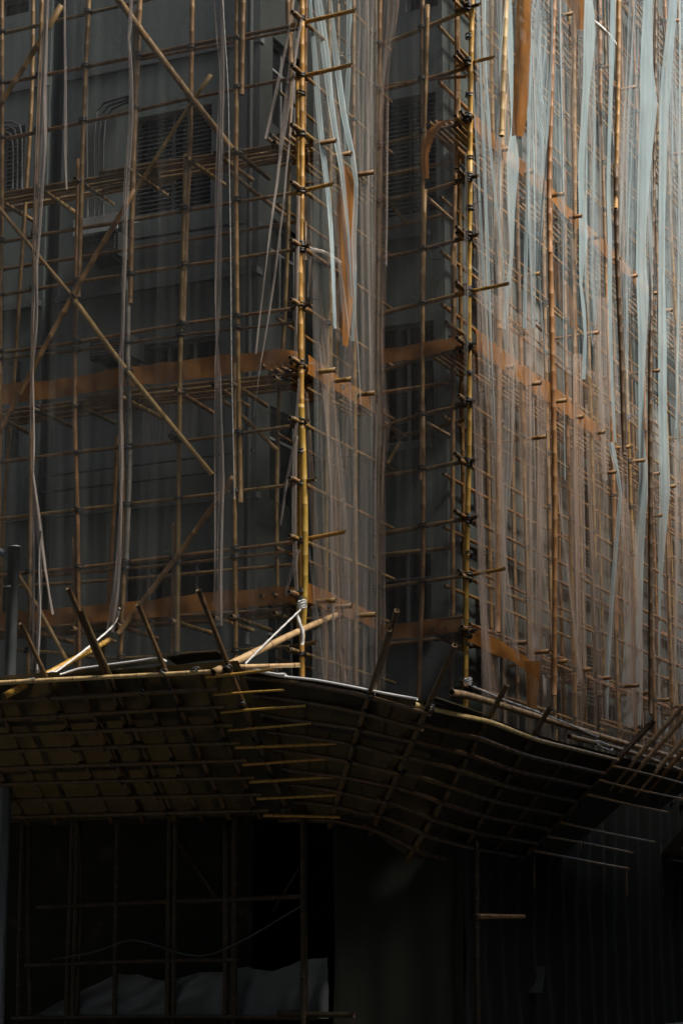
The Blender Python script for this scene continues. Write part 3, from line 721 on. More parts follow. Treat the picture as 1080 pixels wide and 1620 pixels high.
band([Cp(602, 576, 0), Cp(640, 571, 0), Cp(690, 560, -.02), Cp(728, 551, 0)], .22, 'orange cloth band curving across the recessed bay at mid height')
band([Cp(602, 1012, 0), Cp(650, 1010, 0), Cp(700, 1003, 0), Cp(730, 1000, 0)], .22, 'orange cloth band low in the recessed bay')
zz = LVD[6] - .05
band([Vector((XD + .085, YC + .05, zz)), Vector((XD + .085, 29.6, zz - .02)), Vector((XD + .085, 31.5, zz + .02)), Vector((XD + .085, 34, zz - .05))], .32, 'orange cloth band running back along the right scaffold at mid height')
zz = LVD[10] - .05
band([Vector((XD + .03, YC + .05, zz)), Vector((XD + .085, 29.4, zz - .08)), Vector((XD + .085, 31.2, zz + .02)), Vector((XD + .085, 33, zz)), Vector((XD + .085, 38, zz + .05))], .28, 'orange cloth band high on the right scaffold below the hanging orange strip')
band([Cp(737, 1014, -.03), onX(775, 1032, XD + .12), onX(815, 1050, XD + .25), onX(852, 1078, XD + .3)], .23, 'orange cloth band folding over low beside the second corner pole')
def cloth(label, pts, plane, cols=7, mat=ORANGE, name='orange_cloth', bulge=.06, rows=.12, pl_=0.0, turn=0.0):
    ph_ = random.uniform(0, 6)
    """pts: (px, py, width px) down the middle of a hanging strip at a real depth"""
    fn = (lambda x, y: onY(x, y, plane[1])) if plane[0] == 'y' else (lambda x, y: onX(x, y, plane[1]))
    L_ = spline([fn(x - w_ / 2, y) for x, y, w_ in pts], rows); R_ = spline([fn(x + w_ / 2, y) for x, y, w_ in pts], rows)
    n = min(len(L_), len(R_)); V, Fc, uv = [], [], []
    nn = Vector((0, -1, 0)) if plane[0] == 'y' else Vector((1, 0, 0)); d = 0
    for i in range(n):
        a = L_[int(i * (len(L_) - 1) / (n - 1))]; b_ = R_[int(i * (len(R_) - 1) / (n - 1))]
        if i: d += rows
        for j in range(cols):
            s = j / (cols - 1); V.append(a.lerp(b_, s) + ray(540, 700) * ((s - .5) * (b_ - a).length * turn) + nn * (bulge * (1 - pl_) * math.sin(math.pi * s + .6 * math.sin(d * .8)) + (pl_ or .2) * bulge * math.sin((18 if pl_ else 5) * s + d * (.7 if pl_ else 2) + ph_) + (0 if pl_ else .9 * bulge * noise.noise((s * 2.2, d * 2.0, ph_))))); uv.append((s * (b_ - a).length, d))
    for i in range(n - 1):
        for j in range(cols - 1): q = i * cols + j; Fc.append((q, q + cols, q + cols + 1, q + 1))
    return V, Fc, uv
def hang(label, pts, plane, **k):
    V, Fc, uv = cloth(label, pts, plane, **{'cols': 12, **k})
    o = mesh('orange_cloth', V, Fc, ORANGE, None, True, uv=uv); return tag(o, label, 'debris cloth', 'orange cloth strips on the scaffold')
hang('tall straight orange cloth strip hanging at the top right', [(829, -60, 23), (828, 0, 23), (826, 80, 23), (823, 150, 22), (819, 200, 20), (818, 216, 18)], ('y', 28.5), bulge=.04)
hang('slack orange cloth strip hanging beside the return of the scaffold', [((a + b_) / 2, y, b_ - a) for y, a, b_ in ((264, 545, 549), (285, 540, 562), (325, 536, 564), (370, 537, 561), (400, 539, 562), (440, 541, 559), (490, 541, 554), (525, 541, 551), (548, 545, 548))], ('y', 26.25), bulge=.10)
hang('orange cloth loop drooping over the high pole ends of the recessed bay', [(735, 188, 8), (722, 190, 14), (700, 192, 16), (685, 205, 16), (676, 225, 14), (671, 245, 12), (671, 262, 14), (673, 283, 9)], ('y', 27.72), bulge=.03)
hang('brownish orange cloth sagging in a triangle on the right scaffold', [(880, 415, 14), (885, 445, 24), (897, 485, 24), (908, 520, 10)], ('y', 32.7), bulge=.02)
hang('orange cloth flap hanging from the low fold beside the second corner pole', [(842, 1046, 26), (842, 1070, 22), (841, 1100, 18), (840, 1120, 14)], ('y', 28.9), bulge=.03)
hang('orange cloth rag draped at the top edge beside the knotted rope', [(905, -10, 36), (908, 5, 30), (916, 22, 16), (917, 48, 10)], ('y', 33.0), bulge=.04)

# ------------------------------------------------------------------ safety nets
def net(label, p0, p1, nrm, z0, z1, amp, wl, mat, cw=.045, rh=.45, gather=None):
    p0, p1, nrm = Vector(p0), Vector(p1), Vector(nrm); L = (p1 - p0).length; n = max(6, int(L / cw)); m = int((z1 - z0) / rh)
    ph = [random.uniform(0, 6.3) for _ in range(6)]; V, Fc, uv = [], [], []; u0 = random.uniform(0, 40)
    for i in range(n + 1):
        s = i / n
        for j in range(m + 1):
            q = j / m; z = z0 + (z1 - z0) * q
            u = s * L
            k = amp * (math.sin(u * 6.28 / wl + ph[0] + 1.2 * math.sin(z * .5 + ph[1])) + .7 * math.sin(u * 6.28 / (wl * .43) + ph[2] + .8 * math.sin(z * .8 + ph[3]))
                       + .8 * noise.noise((u * 2.2, z * .35, ph[4])))
            k *= .55 + .45 * math.sin(z * .9 + ph[5] + s * 3)
            lat = .6 * amp * math.sin(z * 1.1 + u * 5 + ph[2]) * math.sin(math.pi * s)
            V.append(p0 + (p1 - p0).normalized() * (u + lat) + nrm * (k + amp) + Vector((0, 0, z))); uv.append((u + u0, z))
    for i in range(n):
        for j in range(m): a = i * (m + 1) + j; Fc.append((a, a + m + 1, a + m + 2, a + 1))
    o = mesh('safety_net', V, Fc, mat, None, True, uv=uv, org=p0 + Vector((0, 0, z0)))
    return tag(o, label, 'safety net', 'safety nets hung on the scaffold')
def fold(par, pts, plane, mat=None, bulge=.03, cols=10):
    if max(p[2] for p in pts) < 4.2: cols = 3
    V, Fc, uv = cloth('', pts, plane, cols=max(cols, 10) if cols > 3 else 3, bulge=bulge * (.22 if mat in (FOLDS, FOLDT) else 1 if mat is FOLDL else .5), rows=.3, pl_=.65 if cols > 3 else 0.0, turn=1.1 if plane[1] > YC + .1 else ((.8 if mat is FOLDP else .3) if plane[1] > YA else 0.0))
    o_ = random.uniform(0, 30); uv = [(a + o_, b_) for a, b_ in uv]
    return mesh('fold', V, Fc, mat or FOLD, par, True, uv=uv)
zt = 17.0
xs = [A(x, 500).x for x in (-60, 58, 200, 347, 468)]
NA = []
for k, (a, b_) in enumerate(zip(xs, xs[1:])):
    NA.append(net(('sheer dark net at the left edge of the photo', 'sheer net left of the long diagonal brace, between two gathered bundles', 'sheer net over the louvred window and crossed braces',
                   'sheer net between the white rope and the first yellow corner pole')[k], (a, YA - .12, 0), (b_, YA - .12, 0), (0, -1, 0), 4.35, zt, .018, .5, NETA))
pl = ('y', YA - .16)
fold(NA[0], [(75, -40, 8), (73, 30, 9), (68, 100, 10), (64, 220, 11), (60, 330, 10), (56, 430, 11), (53, 520, 9), (51, 560, 5), (51, 620, 7), (52, 700, 7), (52, 745, 4), (52, 800, 8), (51, 900, 7), (50, 1060, 8)], pl, FOLDL)
fold(NA[0], [(77, -40, 2.5), (72, 150, 3), (73, 230, 3), (66, 330, 4), (60, 420, 3), (59, 520, 3), (52, 600, 3)], pl, FOLDL)
fold(NA[0], [(52, 745, 3), (58, 800, 4), (65, 900, 5), (62, 1000, 6), (60, 1065, 5)], pl, FOLDL)
fold(NA[0], [(53, 750, 2), (64, 830, 3), (72, 900, 2), (84, 972, 2)], pl, FOLDL)
fold(NA[1], [(103, -40, 2), (103, 60, 2.5), (104, 160, 3), (104, 250, 2), (106, 300, 1.5)], pl, FOLDL)
fold(NA[1], [(209, -40, 7), (207, 30, 7), (204, 60, 4), (207, 110, 6), (207, 200, 7), (202, 260, 8), (198, 340, 8), (197, 400, 7), (195, 470, 6), (194, 530, 6), (192, 560, 8), (192, 620, 8), (191, 700, 6), (192, 760, 5), (192, 825, 4), (189, 880, 8), (184, 940, 12), (176, 1000, 14)], pl, FOLDL)
fold(NA[1], [(196, 520, 2), (190, 570, 3), (192, 640, 3), (194, 740, 2), (190, 830, 3), (186, 900, 3), (178, 985, 2)], pl, FOLDL)
fold(NA[2], [(350, -40, 6), (352, 40, 6), (352, 120, 8), (350, 200, 10), (347, 300, 11), (346, 400, 12), (345, 500, 10), (343, 540, 5), (345, 580, 9), (346, 680, 13), (347, 760, 16), (345, 860, 14), (346, 990, 10)], pl, FOLDL)
fold(NA[2], [(338, -20, 2), (344, 60, 2), (350, 140, 2), (349, 260, 3), (342, 420, 3), (342, 540, 2), (340, 700, 3), (341, 850, 3), (338, 960, 2)], pl, FOLDL)
for pts in ([(470, -30, 3), (455, 60, 3), (440, 130, 3), (420, 220, 1.5)], [(474, 10, 3), (462, 80, 3), (448, 190, 4), (438, 290, 2), (420, 430, 2), (405, 560, 2)], [(477, 30, 3), (468, 80, 4), (455, 180, 3), (443, 260, 2)],
            [(468, 60, 2), (460, 200, 2), (446, 340, 3), (430, 470, 3), (412, 580, 2), (402, 660, 1.5)], [(470, 690, 3), (462, 720, 5), (452, 770, 4), (444, 830, 2)], [(470, 870, 9), (462, 900, 8), (452, 940, 3)], [(466, 690, 2), (455, 760, 2), (446, 820, 1.5)],
            [(472, 310, 4), (470, 400, 5), (468, 520, 4), (467, 570, 6)], [(473, 600, 3), (468, 700, 5), (466, 840, 6), (470, 935, 5)]):
    fold(NA[3], pts, pl, FOLDL)
# return: pleated net plus long tapering folds fanning from the corner
NB = net('pleated net fanning out just right of the first yellow corner pole', (XB + .06, YA + .15, 0), (XB + .06, YC + .1, 0), (1, 0, 0), 4.3, zt, .025, .33, NETA)
for pts, Y, m in (([(488, -40, 4), (491, 20, 5), (497, 80, 6), (503, 160, 7), (511, 240, 7), (520, 310, 6), (526, 400, 5), (530, 520, 4)], 25.6, FOLDP),
               ([(497, -40, 9), (505, 20, 11), (514, 80, 11), (523, 160, 8), (534, 230, 7), (541, 270, 5), (552, 380, 3), (556, 470, 2)], 25.9, FOLDP),
               ([(515, -40, 8), (522, 20, 8), (531, 90, 8), (543, 180, 8), (556, 240, 7), (563, 290, 5), (560, 380, 6), (562, 460, 4), (558, 540, 4)], 26.2, FOLDP),
               ([(552, -40, 6), (553, 30, 7), (551, 70, 5), (552, 110, 6), (549, 160, 7), (546, 240, 4)], 26.7, FOLDP),
               ([(565, -40, 3), (569, 30, 3), (567, 120, 3), (570, 300, 3)], 27.0, FOLD),
               ([(484, 300, 3), (488, 370, 10), (496, 420, 13), (502, 480, 15), (510, 550, 19), (518, 620, 18), (524, 700, 15), (530, 780, 14), (534, 900, 12), (538, 1000, 11), (541, 1080, 12)], 25.65, FOLDW),
               ([(504, 540, 3), (512, 620, 4), (518, 700, 3), (521, 780, 3), (528, 1000, 3)], 25.6, FOLD),
               ([(484, 620, 4), (488, 690, 6), (493, 780, 8), (499, 850, 9), (508, 930, 9), (516, 1010, 8), (524, 1085, 8)], 25.45, FOLDW),
               ([(486, 220, 1.5), (490, 280, 2), (492, 380, 2), (487, 470, 2)], 25.5, FOLD),
               ([(487, 850, 2), (494, 920, 3), (504, 1000, 3), (512, 1080, 4)], 25.5, FOLD), ([(490, 960, 6), (497, 1000, 8), (500, 1060, 6), (505, 1085, 6)], 25.5, FOLDW),
               ([(552, 540, 8), (550, 620, 8), (546, 700, 7), (543, 760, 4), (547, 840, 6), (549, 950, 6), (548, 1085, 7)], 26.3, FOLDW),
               ([(524, 700, 2), (524, 800, 2), (526, 900, 3), (528, 1080, 3)], 25.9, FOLD), ([(556, 400, 1.5), (561, 480, 2), (566, 560, 1.5), (570, 640, 1)], 26.4, FOLD),
               ([(536, 410, 1.5), (545, 470, 2), (552, 530, 1.5)], 26.1, FOLD), ([(580, -40, 4), (582, 200, 3), (584, 420, 3), (586, 640, 2)], 27.2, FOLD),
               ([(590, -40, 3), (588, 150, 3), (588, 400, 2), (589, 650, 2)], 27.4, FOLD)):
    fold(NB, [(a, b_, c * 1.25) for a, b_, c in pts], ('y', Y), m)
NC = net('sheer net of the recessed bay with a dense gathered left edge', (XB + .1, YC - .14, 0), (XD - .12, YC - .14, 0), (0, -1, 0), 4.3, zt, .015, .4, NETA)
for pts, m in (([(622, -40, 30), (614, 40, 24), (606, 110, 18), (603, 200, 22), (602, 330, 22), (601, 450, 22), (600, 560, 20), (603, 640, 24), (606, 668, 26), (602, 760, 18), (601, 900, 16), (600, 1090, 18)], FOLDW),
               ([(617, -40, 4), (611, 50, 4), (605, 110, 3), (601, 200, 3)], FOLD), ([(628, -40, 3), (620, 40, 4), (609, 110, 3), (606, 130, 2)], FOLD), ([(590, -40, 5), (594, 60, 4), (590, 200, 4), (592, 300, 3), (588, 500, 3), (590, 650, 3)], FOLD),
               ([(614, 160, 2), (612, 260, 2), (611, 420, 2)], FOLD), ([(596, 640, 3), (593, 760, 3), (595, 900, 3), (594, 1080, 3)], FOLD), ([(585, -30, 5), (580, 200, 4), (577, 420, 4), (578, 640, 4), (576, 1080, 4)], FOLDW),
               ([(737, 240, 3), (736, 360, 4), (737, 500, 5), (735, 640, 3)], FOLD)):
    fold(NC, pts, ('y', YC - .2), m, bulge=.05)
# right-hand face: pleated nets in each bay, light tinted in by tier, with traced folds
edges = [YC + .06] + [y + .05 for y in YU]
order = ['first', 'second', 'third', 'fourth', 'fifth', 'sixth', 'seventh', 'eighth', 'ninth', 'tenth', 'eleventh']
ND = []; NL = []
for k, (a, b_) in enumerate(zip(edges, edges[1:])):
    ND.append(net('upper tier, sky light tinted in, of the %s net bay counted from the second yellow corner pole' % order[k], (XD + .13, a, 0), (XD + .13, b_, 0), (1, 0, 0), 11.2 + .3 * math.sin(k * 2.1), 22, .014, .34, NETU, cw=.06))
    NL.append(net('lower tier, warm light tinted in, of the %s net bay counted from the second yellow corner pole' % order[k], (XD + .10, a, 0), (XD + .10, b_, 0), (1, 0, 0), 4.25, 11.6, .014, .34, NETD, cw=.06))
def nd(Y, low=False):
    if low: return NL[ND.index(nd(Y))]
    for k, b_ in enumerate(edges[1:]):
        if Y < b_: return ND[k]
    return ND[-1]
def yD(px): return onX(px, 700, XD + .18).y
def foldD(pts, m=None, Y=None, **k):
    if Y is None: Y = yD(sum(p[0] for p in pts) / len(pts))
    fold(nd(Y, sum(p[1] for p in pts) / len(pts) > 560), pts, ('y', Y), m, **k)
LR = lambda *q: [((a + b_) / 2, y, b_ - a) for y, a, b_ in q]
foldD(LR((-40, 922, 934), (0, 923, 938), (50, 921, 943), (145, 920, 933), (260, 913, 925), (320, 914, 926), (368, 914, 931), (372, 914, 931), (450, 915, 921), (490, 919, 926), (530, 922, 928), (600, 918, 926)), FOLDS)
foldD(LR((-40, 964, 976), (0, 964, 974), (90, 962, 972), (200, 960, 967), (300, 958, 965), (380, 960, 968), (520, 961, 968), (640, 966, 972), (700, 970, 975)), FOLDS)
foldD(LR((-40, 1018, 1034), (0, 1016, 1033), (96, 1010, 1034), (130, 1009, 1038), (158, 1009, 1042), (164, 1009, 1042), (260, 1006, 1031), (390, 1004, 1022), (455, 1004, 1027), (520, 1007, 1025), (600, 1008, 1020), (664, 1008, 1018), (720, 1008, 1023), (754, 1008, 1028), (760, 1008, 1028), (860, 1000, 1020), (1000, 985, 1018), (1080, 980, 1019), (1150, 976, 1016)), FOLDS)
foldD(LR((-40, 1061, 1077), (0, 1057, 1073), (140, 1042, 1061), (260, 1040, 1055), (400, 1040, 1052), (520, 1039, 1055), (660, 1039, 1056), (774, 1040, 1061), (780, 1040, 1061), (925, 1040, 1047), (1040, 1040, 1044), (1180, 1040, 1046)), FOLDS)
foldD(LR((-40, 1070, 1090), (200, 1072, 1090), (500, 1070, 1090), (900, 1066, 1085), (1200, 1064, 1085)), FOLDB)
foldD(LR((-40, 748, 800), (120, 752, 806), (300, 760, 812), (470, 780, 816), (590, 796, 820)), FOLDV, 28.5, bulge=.05)
foldD(LR((300, 746, 752), (450, 750, 780), (600, 758, 800), (700, 770, 806), (900, 784, 802)), FOLDV, 28.2, bulge=.05)
foldD(LR((-40, 760, 768), (80, 763, 768), (180, 768, 774), (300, 780, 784), (400, 792, 796), (520, 800, 803)), FOLDP, 28.3)
foldD(LR((-40, 752, 758), (100, 757, 762), (250, 762, 768), (420, 768, 774), (560, 775, 778), (700, 782, 784)), FOLDP, 28.0)
foldD(LR((100, 745, 748), (250, 752, 757), (400, 760, 765), (500, 766, 770), (600, 772, 774)), FOLDP, 27.95)
foldD(LR((240, 745, 749), (330, 750, 755), (420, 757, 762), (560, 764, 768), (640, 768, 770)), FOLD, 27.9)
foldD(LR((420, 785, 792), (470, 789, 803), (520, 794, 807), (570, 798, 816), (596, 796, 820), (602, 796, 820), (680, 796, 813), (760, 793, 809), (860, 790, 800), (920, 790, 804), (1000, 800, 812), (1050, 808, 818)), FOLD, 28.9)
foldD(LR((-40, 796, 808), (60, 800, 812), (150, 806, 812), (200, 808, 814), (252, 800, 822), (258, 800, 822), (330, 802, 815), (400, 806, 812), (450, 800, 808), (520, 792, 801)), FOLDS, 29.0)
foldD(LR((640, 745, 752), (740, 748, 760), (860, 752, 764), (950, 757, 770), (1040, 764, 776), (1110, 768, 782)), FOLDW, 28.0)
foldD(LR((620, 748, 750), (800, 754, 757), (1000, 760, 763), (1110, 764, 768)), FOLD, 28.0)
foldD(LR((560, 851, 856), (620, 858, 862), (760, 866, 870), (900, 880, 884), (1000, 893, 897), (1060, 900, 905)), FOLD)
foldD(LR((700, 905, 918), (760, 900, 922), (850, 902, 918), (960, 905, 919), (1060, 912, 926), (1095, 910, 929), (1100, 910, 929), (1150, 912, 922)), FOLDW)
foldD(LR((700, 960, 972), (780, 978, 984), (830, 973, 981), (900, 967, 976), (1000, 960, 968), (1080, 955, 964), (1150, 957, 962)), FOLDP)
foldD(LR((420, 975, 982), (560, 980, 988), (640, 985, 991), (735, 988, 992), (740, 986, 993), (860, 985, 1000), (1000, 990, 1006), (1130, 992, 1006)), FOLDW)
foldD(LR((620, 855, 866), (760, 850, 860), (900, 846, 858), (1000, 842, 856), (1100, 838, 852)), FOLDW)
foldD(LR((-40, 848, 853), (100, 846, 851), (300, 842, 848), (500, 836, 842), (700, 838, 846), (900, 846, 850), (1060, 850, 858)), FOLD)
foldD(LR((-40, 870, 875), (60, 870, 874), (160, 866, 870), (300, 857, 862), (420, 850, 854), (560, 860, 863)), FOLDP)
foldD(LR((-40, 884, 886), (100, 886, 888), (300, 890, 892), (500, 889, 891), (760, 892, 894)), FOLDP)
foldD(LR((200, 946, 951), (400, 944, 950), (600, 946, 951), (760, 952, 958), (900, 944, 950)), FOLD)
for q in (LR((430, 829, 838), (600, 830, 841), (800, 830, 842), (1000, 833, 845), (1110, 836, 850)), LR((480, 853, 857), (640, 866, 870), (800, 884, 889), (940, 900, 905), (1080, 914, 920)),
          LR((470, 938, 962), (560, 938, 966), (680, 944, 966), (760, 950, 962)), LR((480, 966, 970), (640, 974, 980), (812, 982, 988), (950, 967, 975), (1080, 956, 964), (1150, 954, 960)),
          LR((780, 978, 986), (860, 980, 1012), (960, 982, 1018), (1080, 986, 1020), (1150, 988, 1016)), LR((740, 790, 795), (870, 794, 800), (960, 806, 811), (1045, 816, 822)),
          LR((600, 848, 855), (760, 849, 861), (920, 846, 860), (1080, 842, 858)), LR((880, 856, 860), (960, 864, 869), (1080, 878, 884)), LR((780, 880, 883), (900, 894, 898), (1075, 916, 922)),
          LR((560, 904, 922), (720, 905, 924), (900, 908, 927), (1080, 910, 929)), LR((900, 752, 762), (1000, 760, 774), (1100, 768, 786)), LR((560, 742, 750), (680, 748, 758), (820, 753, 764), (960, 760, 772)),
          LR((700, 1062, 1070), (860, 1064, 1074), (1000, 1062, 1070), (1150, 1062, 1068)), LR((640, 925, 930), (800, 930, 936), (950, 938, 943), (1100, 944, 950))):
    foldD(q, FOLDT)
foldD(LR((-40, 836, 842), (120, 834, 839), (320, 830, 836), (520, 826, 833)), FOLDP)
rng = random.Random(21)
for k in range(26):
    x = rng.uniform(752, 1085); y0 = rng.choice([-40, -40, rng.uniform(0, 700)]); ln = rng.uniform(250, 750); y1 = min(y0 + ln, 1160)
    w0 = rng.uniform(1.2, 3.2) * (1.6 if rng.random() < .25 else 1); dx = rng.uniform(-26, 30); cv = rng.uniform(-6, 6)
    pts = [(x + dx * s + cv * math.sin(math.pi * s), y0 + (y1 - y0) * s, max(.9, w0 * (1.2 - abs(s - rng.uniform(.2, .8))))) for s in (0, .2, .4, .6, .8, 1)]
    foldD(pts, rng.choice([FOLD, FOLDW, FOLD, FOLDP]), bulge=.015, cols=3)

for k in range(18):                                # wide sheer drapes, gathered at ties and slanting between them
    x = rng.uniform(775, 1085); y0 = rng.choice([-50, -50, rng.uniform(-50, 650)]); y1 = min(y0 + rng.uniform(300, 800), 1170)
    w0 = rng.uniform(16, 46); dx = rng.uniform(-34, 40); pk = rng.uniform(.3, .85); pts = []
    for q in [i / 11 for i in range(12)]:
        e = q / pk if q < pk else (1 - q) / (1 - pk)
        pts.append((x + dx * q, y0 + (y1 - y0) * q, max(2.0, w0 * (.12 + .88 * e ** .8))))
    up = (y0 + y1) / 2 < 480
    foldD(pts, rng.choice([FOLDB, FOLDB, FOLDV]) if up else rng.choice([FOLDV, FOLDV, FOLDW]), bulge=.05, cols=7)
for pts, Y, m in (([(500, -40, 10), (520, 200, 34), (540, 420, 44), (548, 540, 30)], 26.0, FOLDV), ([(488, 380, 4), (508, 560, 26), (524, 800, 44), (532, 1085, 50)], 25.7, FOLDV), ([(575, -40, 30), (572, 300, 26), (578, 640, 34), (575, 1085, 30)], 27.0, FOLDV),
                  ([(548, 540, 6), (552, 700, 22), (560, 900, 30), (560, 1085, 34)], 26.4, FOLDV)):
    fold(NB, pts, ('y', Y), m, bulge=.05, cols=7)
# ------------------------------------------------------------------ canopies (catch fans)
def cross_board(a, b_, c, d, th=0):
    n = (b_ - a).cross(d - a).normalized()
    if n.z < 0: n = -n
    if not th: return [a, b_, c, d], [(0, 1, 2, 3)]
    return [a, b_, c, d, a + n * th, b_ + n * th, c + n * th, d + n * th], [(3, 2, 1, 0), (4, 5, 6, 7), (0, 1, 5, 4), (1, 2, 6, 5), (2, 3, 7, 6), (3, 0, 4, 7)]
ZI, WO = 3.35, 1.8
zo = onY(365, 1052, YA - WO).z
def fl(x, t, up=0):                              # left fan: t 0 at the scaffold, 1 at the outer edge
    n = Vector((0, (zo - ZI), WO)).normalized()
    return Vector((x, YA - .03 - WO * t, ZI + (zo - ZI) * t)) + n * up
KL = top('catch_fan', (XB - 4, YA, ZI), 'tilted bamboo and board canopy on the left above the street', 'canopy', 'canopies round the building')
def xl(px, py): return onY(px, py, YA - WO).x
ribs = [(-60, 1.3, .038), (-15, 1.34, .038), (75, 1.36, .038), (125, 0, .036), (170, 1.56, .043), (178, 1.42, .038), (220, 0, .034), (265, 1.42, .041), (315, 0, .034), (365, 1.48, .043)]
xr = []
for px, t1, r in ribs:
    x = xl(px, 1060); xr.append(x)
    bamboo('rib', [fl(x + .03, -.02, -.05), fl(x, .5, -.05), fl(x + (0 if t1 else 0), t1 or .97, -.02)], r, KL, DARKB, bow=.006)
xe = xl(368, 1052)
NLED = 9
for k in range(NLED):
    t = 1.0 - k * .118
    ex = xe + (.95 if k > 1 else .55) + random.uniform(-.25, .45)
    bamboo('ledger', [fl(-22, t, -.12), fl(-17.5, t, -.12)], .034, KL, DARKB)
    bamboo('ledger', [fl(-18, t + .012, -.12), fl(xe - .25, t, -.12)], .036, KL, DARKB if k else PALE, bow=.004)
    bamboo('ledger_end', [fl(xe - .35, t - .03, -.135), fl(ex, t - .03 + random.uniform(-.035, .02), -.13)], random.uniform(.016, .025), KL, YELLOW, bow=.006)
    for x in xr[2:]:
        if random.random() < .6: lashing(fl(x, t, -.09), .062, KL, .8)
# boards: separate overlapping sheets, each its own piece
cols = [-22, -20.2, -18.6, -17.2, -15.9, -14.7, -13.5, xe + .04]
for a, b_ in zip(cols, cols[1:]):
    for r0, r1 in ((-.02, .36), (.33, .70), (.67, 1.0)):
        u = random.uniform(.0, .03); e = .02 * random.random()
        V, Fc = cross_board(fl(a - .05, r0, .0 + u), fl(b_ + .05, r0, .004 + u), fl(b_ + .05, r1 + e, .02 + u), fl(a - .05, r1 + e, .016 + u)); mesh('board', V, Fc, BOARD, KL, False)
# loose pale sheets whose edges show above the rim
def loose(par, pts, th=.012, mat=SHEET, name='sheet'):
    n = len(pts) // 2; V, Fc = [], []
    for i in range(n): V += [pts[2 * i], pts[2 * i + 1], pts[2 * i] + Vector((0, 0, th)), pts[2 * i + 1] + Vector((0, 0, th))]
    for i in range(n - 1):
        a, b_ = 4 * i, 4 * i + 4
        Fc += [(a, b_, b_ + 1, a + 1), (a + 2, a + 3, b_ + 3, b_ + 2), (a, a + 2, b_ + 2, b_), (a + 1, b_ + 1, b_ + 3, a + 3)]
    Fc += [(0, 1, 3, 2), (4 * n - 4, 4 * n - 2, 4 * n - 1, 4 * n - 3)]
    return mesh(name, V, Fc, mat, par, False)
Yo = YA - WO
loose(KL, [q for p in ((98, 1066), (125, 1058), (160, 1054), (205, 1048), (252, 1041)) for q in (onY(*p, Yo - .02), onY(p[0] + 12, p[1] + 6, Yo + .35))], .02)
loose(KL, [q for p in ((262, 1040), (300, 1034), (344, 1031)) for q in (onY(*p, Yo + .12), onY(p[0] + 18, p[1] + 12, Yo + .6))], .012, BOARD)
loose(KL, [q for p in ((0, 1080), (28, 1078), (54, 1074)) for q in (onY(*p, Yo - .06), onY(p[0] + 12, p[1] + 6, Yo + .3))], .02)

# right fan: wraps the corner, ribs spread like a hand
KR = top('catch_fan', (XD, YC, 3.2), 'tilted bamboo canopy wrapping the corner below the second yellow pole', 'canopy', 'canopies round the building')
Xo, Xi = -9.3, -10.9
RB = [(onY(372, 1062, 24.3), onY(440, 1300, 25.5)), (onY(480, 1078, 23.6), onY(497, 1300, 25.35)), (onY(583, 1092, 23.2), onY(520, 1300, 25.35)), (onY(675, 1113, 23.0), onY(585, 1312, 25.6)), (onX(770, 1136, Xo), onX(645, 1350, Xi)),
      (onX(840, 1163, Xo), onX(710, 1368, Xi)), (onX(905, 1180, Xo), onX(752, 1376, Xi)), (onX(975, 1198, Xo), onX(795, 1385, Xi)), (onX(1110, 1233, Xo), onX(890, 1400, Xi))]
def fr(i, t, up=0):
    i = min(max(i, 0), len(RB) - 1.0001); k = int(i); s = i - k
    o_ = RB[k][0].lerp(RB[k + 1][0], s); q = RB[k][1].lerp(RB[k + 1][1], s)
    n = Vector((-.52, .18, .83)).normalized()
    return q.lerp(o_, t) + n * up
tips = {2: [(628, 996), (619, 966)], 3: [(722, 1020)], 4: [(807, 1078)], 5: [(882, 1120)], 7: [(1056, 1144), (1038, 1146)]}
for i in range(2, 8):
    outs = tips.get(i, [None])
    for n_, tp in enumerate(outs):
        t1 = 1.0
        if tp:
            a, b_ = proj(RB[i][0]), proj(RB[i][1]); t1 = 1 + math.hypot(tp[0] - a[0], tp[1] - a[1]) / math.hypot(a[0] - b_[0], a[1] - b_[1]) * .86
        off = Vector((0, .12, .06)) * n_
        bamboo('rib', [fr(i, -.02, -.05) + off, fr(i, .5, -.055) + off, fr(i, t1, -.02) + off], .042 if tp else .036, KR, DARKB, bow=.004)
for k in range(9):
    t = 1.0 - k * .118
    pts = [fr(i, t, -.11) for i in (.02, 1, 2, 3)]; pts2 = [fr(i, t + .015, -.11) for i in (2.7, 3.5, 4, 5, 6, 6.9)]
    bamboo('ledger', pts, .034, KR, DARKB); bamboo('ledger', pts2, .034, KR, DARKB if k else PALE, bow=.003)
    d = (fr(6.9, t) - fr(6, t)).normalized()
    if k in (0, 1, 2, 4, 5, 6): bamboo('ledger_end', [fr(6.8, t - .02, -.16), fr(6.95, t - .02, -.17) + d * random.uniform(4.2, 5.2)], .022, KR, YELLOW, bow=.006)
    for i in (2, 3, 4, 5, 7): 
        if random.random() < .7: lashing(fr(i, t, -.08), .06, KR, .8)
for i in range(8):
    for sub in (0, .5):
        for r0, r1 in ((-.02, .36), (.33, .70), (.67, 1.0)):
            if i == 7 and sub and r0 < .6: continue
            u = random.uniform(0, .03); a, b_ = i + sub - .02, i + sub + .52
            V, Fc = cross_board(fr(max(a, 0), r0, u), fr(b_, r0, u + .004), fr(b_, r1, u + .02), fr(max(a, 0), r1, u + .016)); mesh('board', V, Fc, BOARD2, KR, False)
loose(KR, [q for p in ((386, 1058, 24.0), (440, 1070, 23.8), (500, 1076, 23.55), (560, 1088, 23.3), (604, 1097, 23.2)) for q in (onY(*p), onY(p[0] + 14, p[1] + 8, p[2] + .4))], .022)
loose(KR, [q for p in ((684, 1102, 23.1), (720, 1114, 23.4), (765, 1130, 24.2)) for q in (onY(*p), onY(p[0] - 10, p[1] + 4, p[2] + .5))], .014, BOARD)
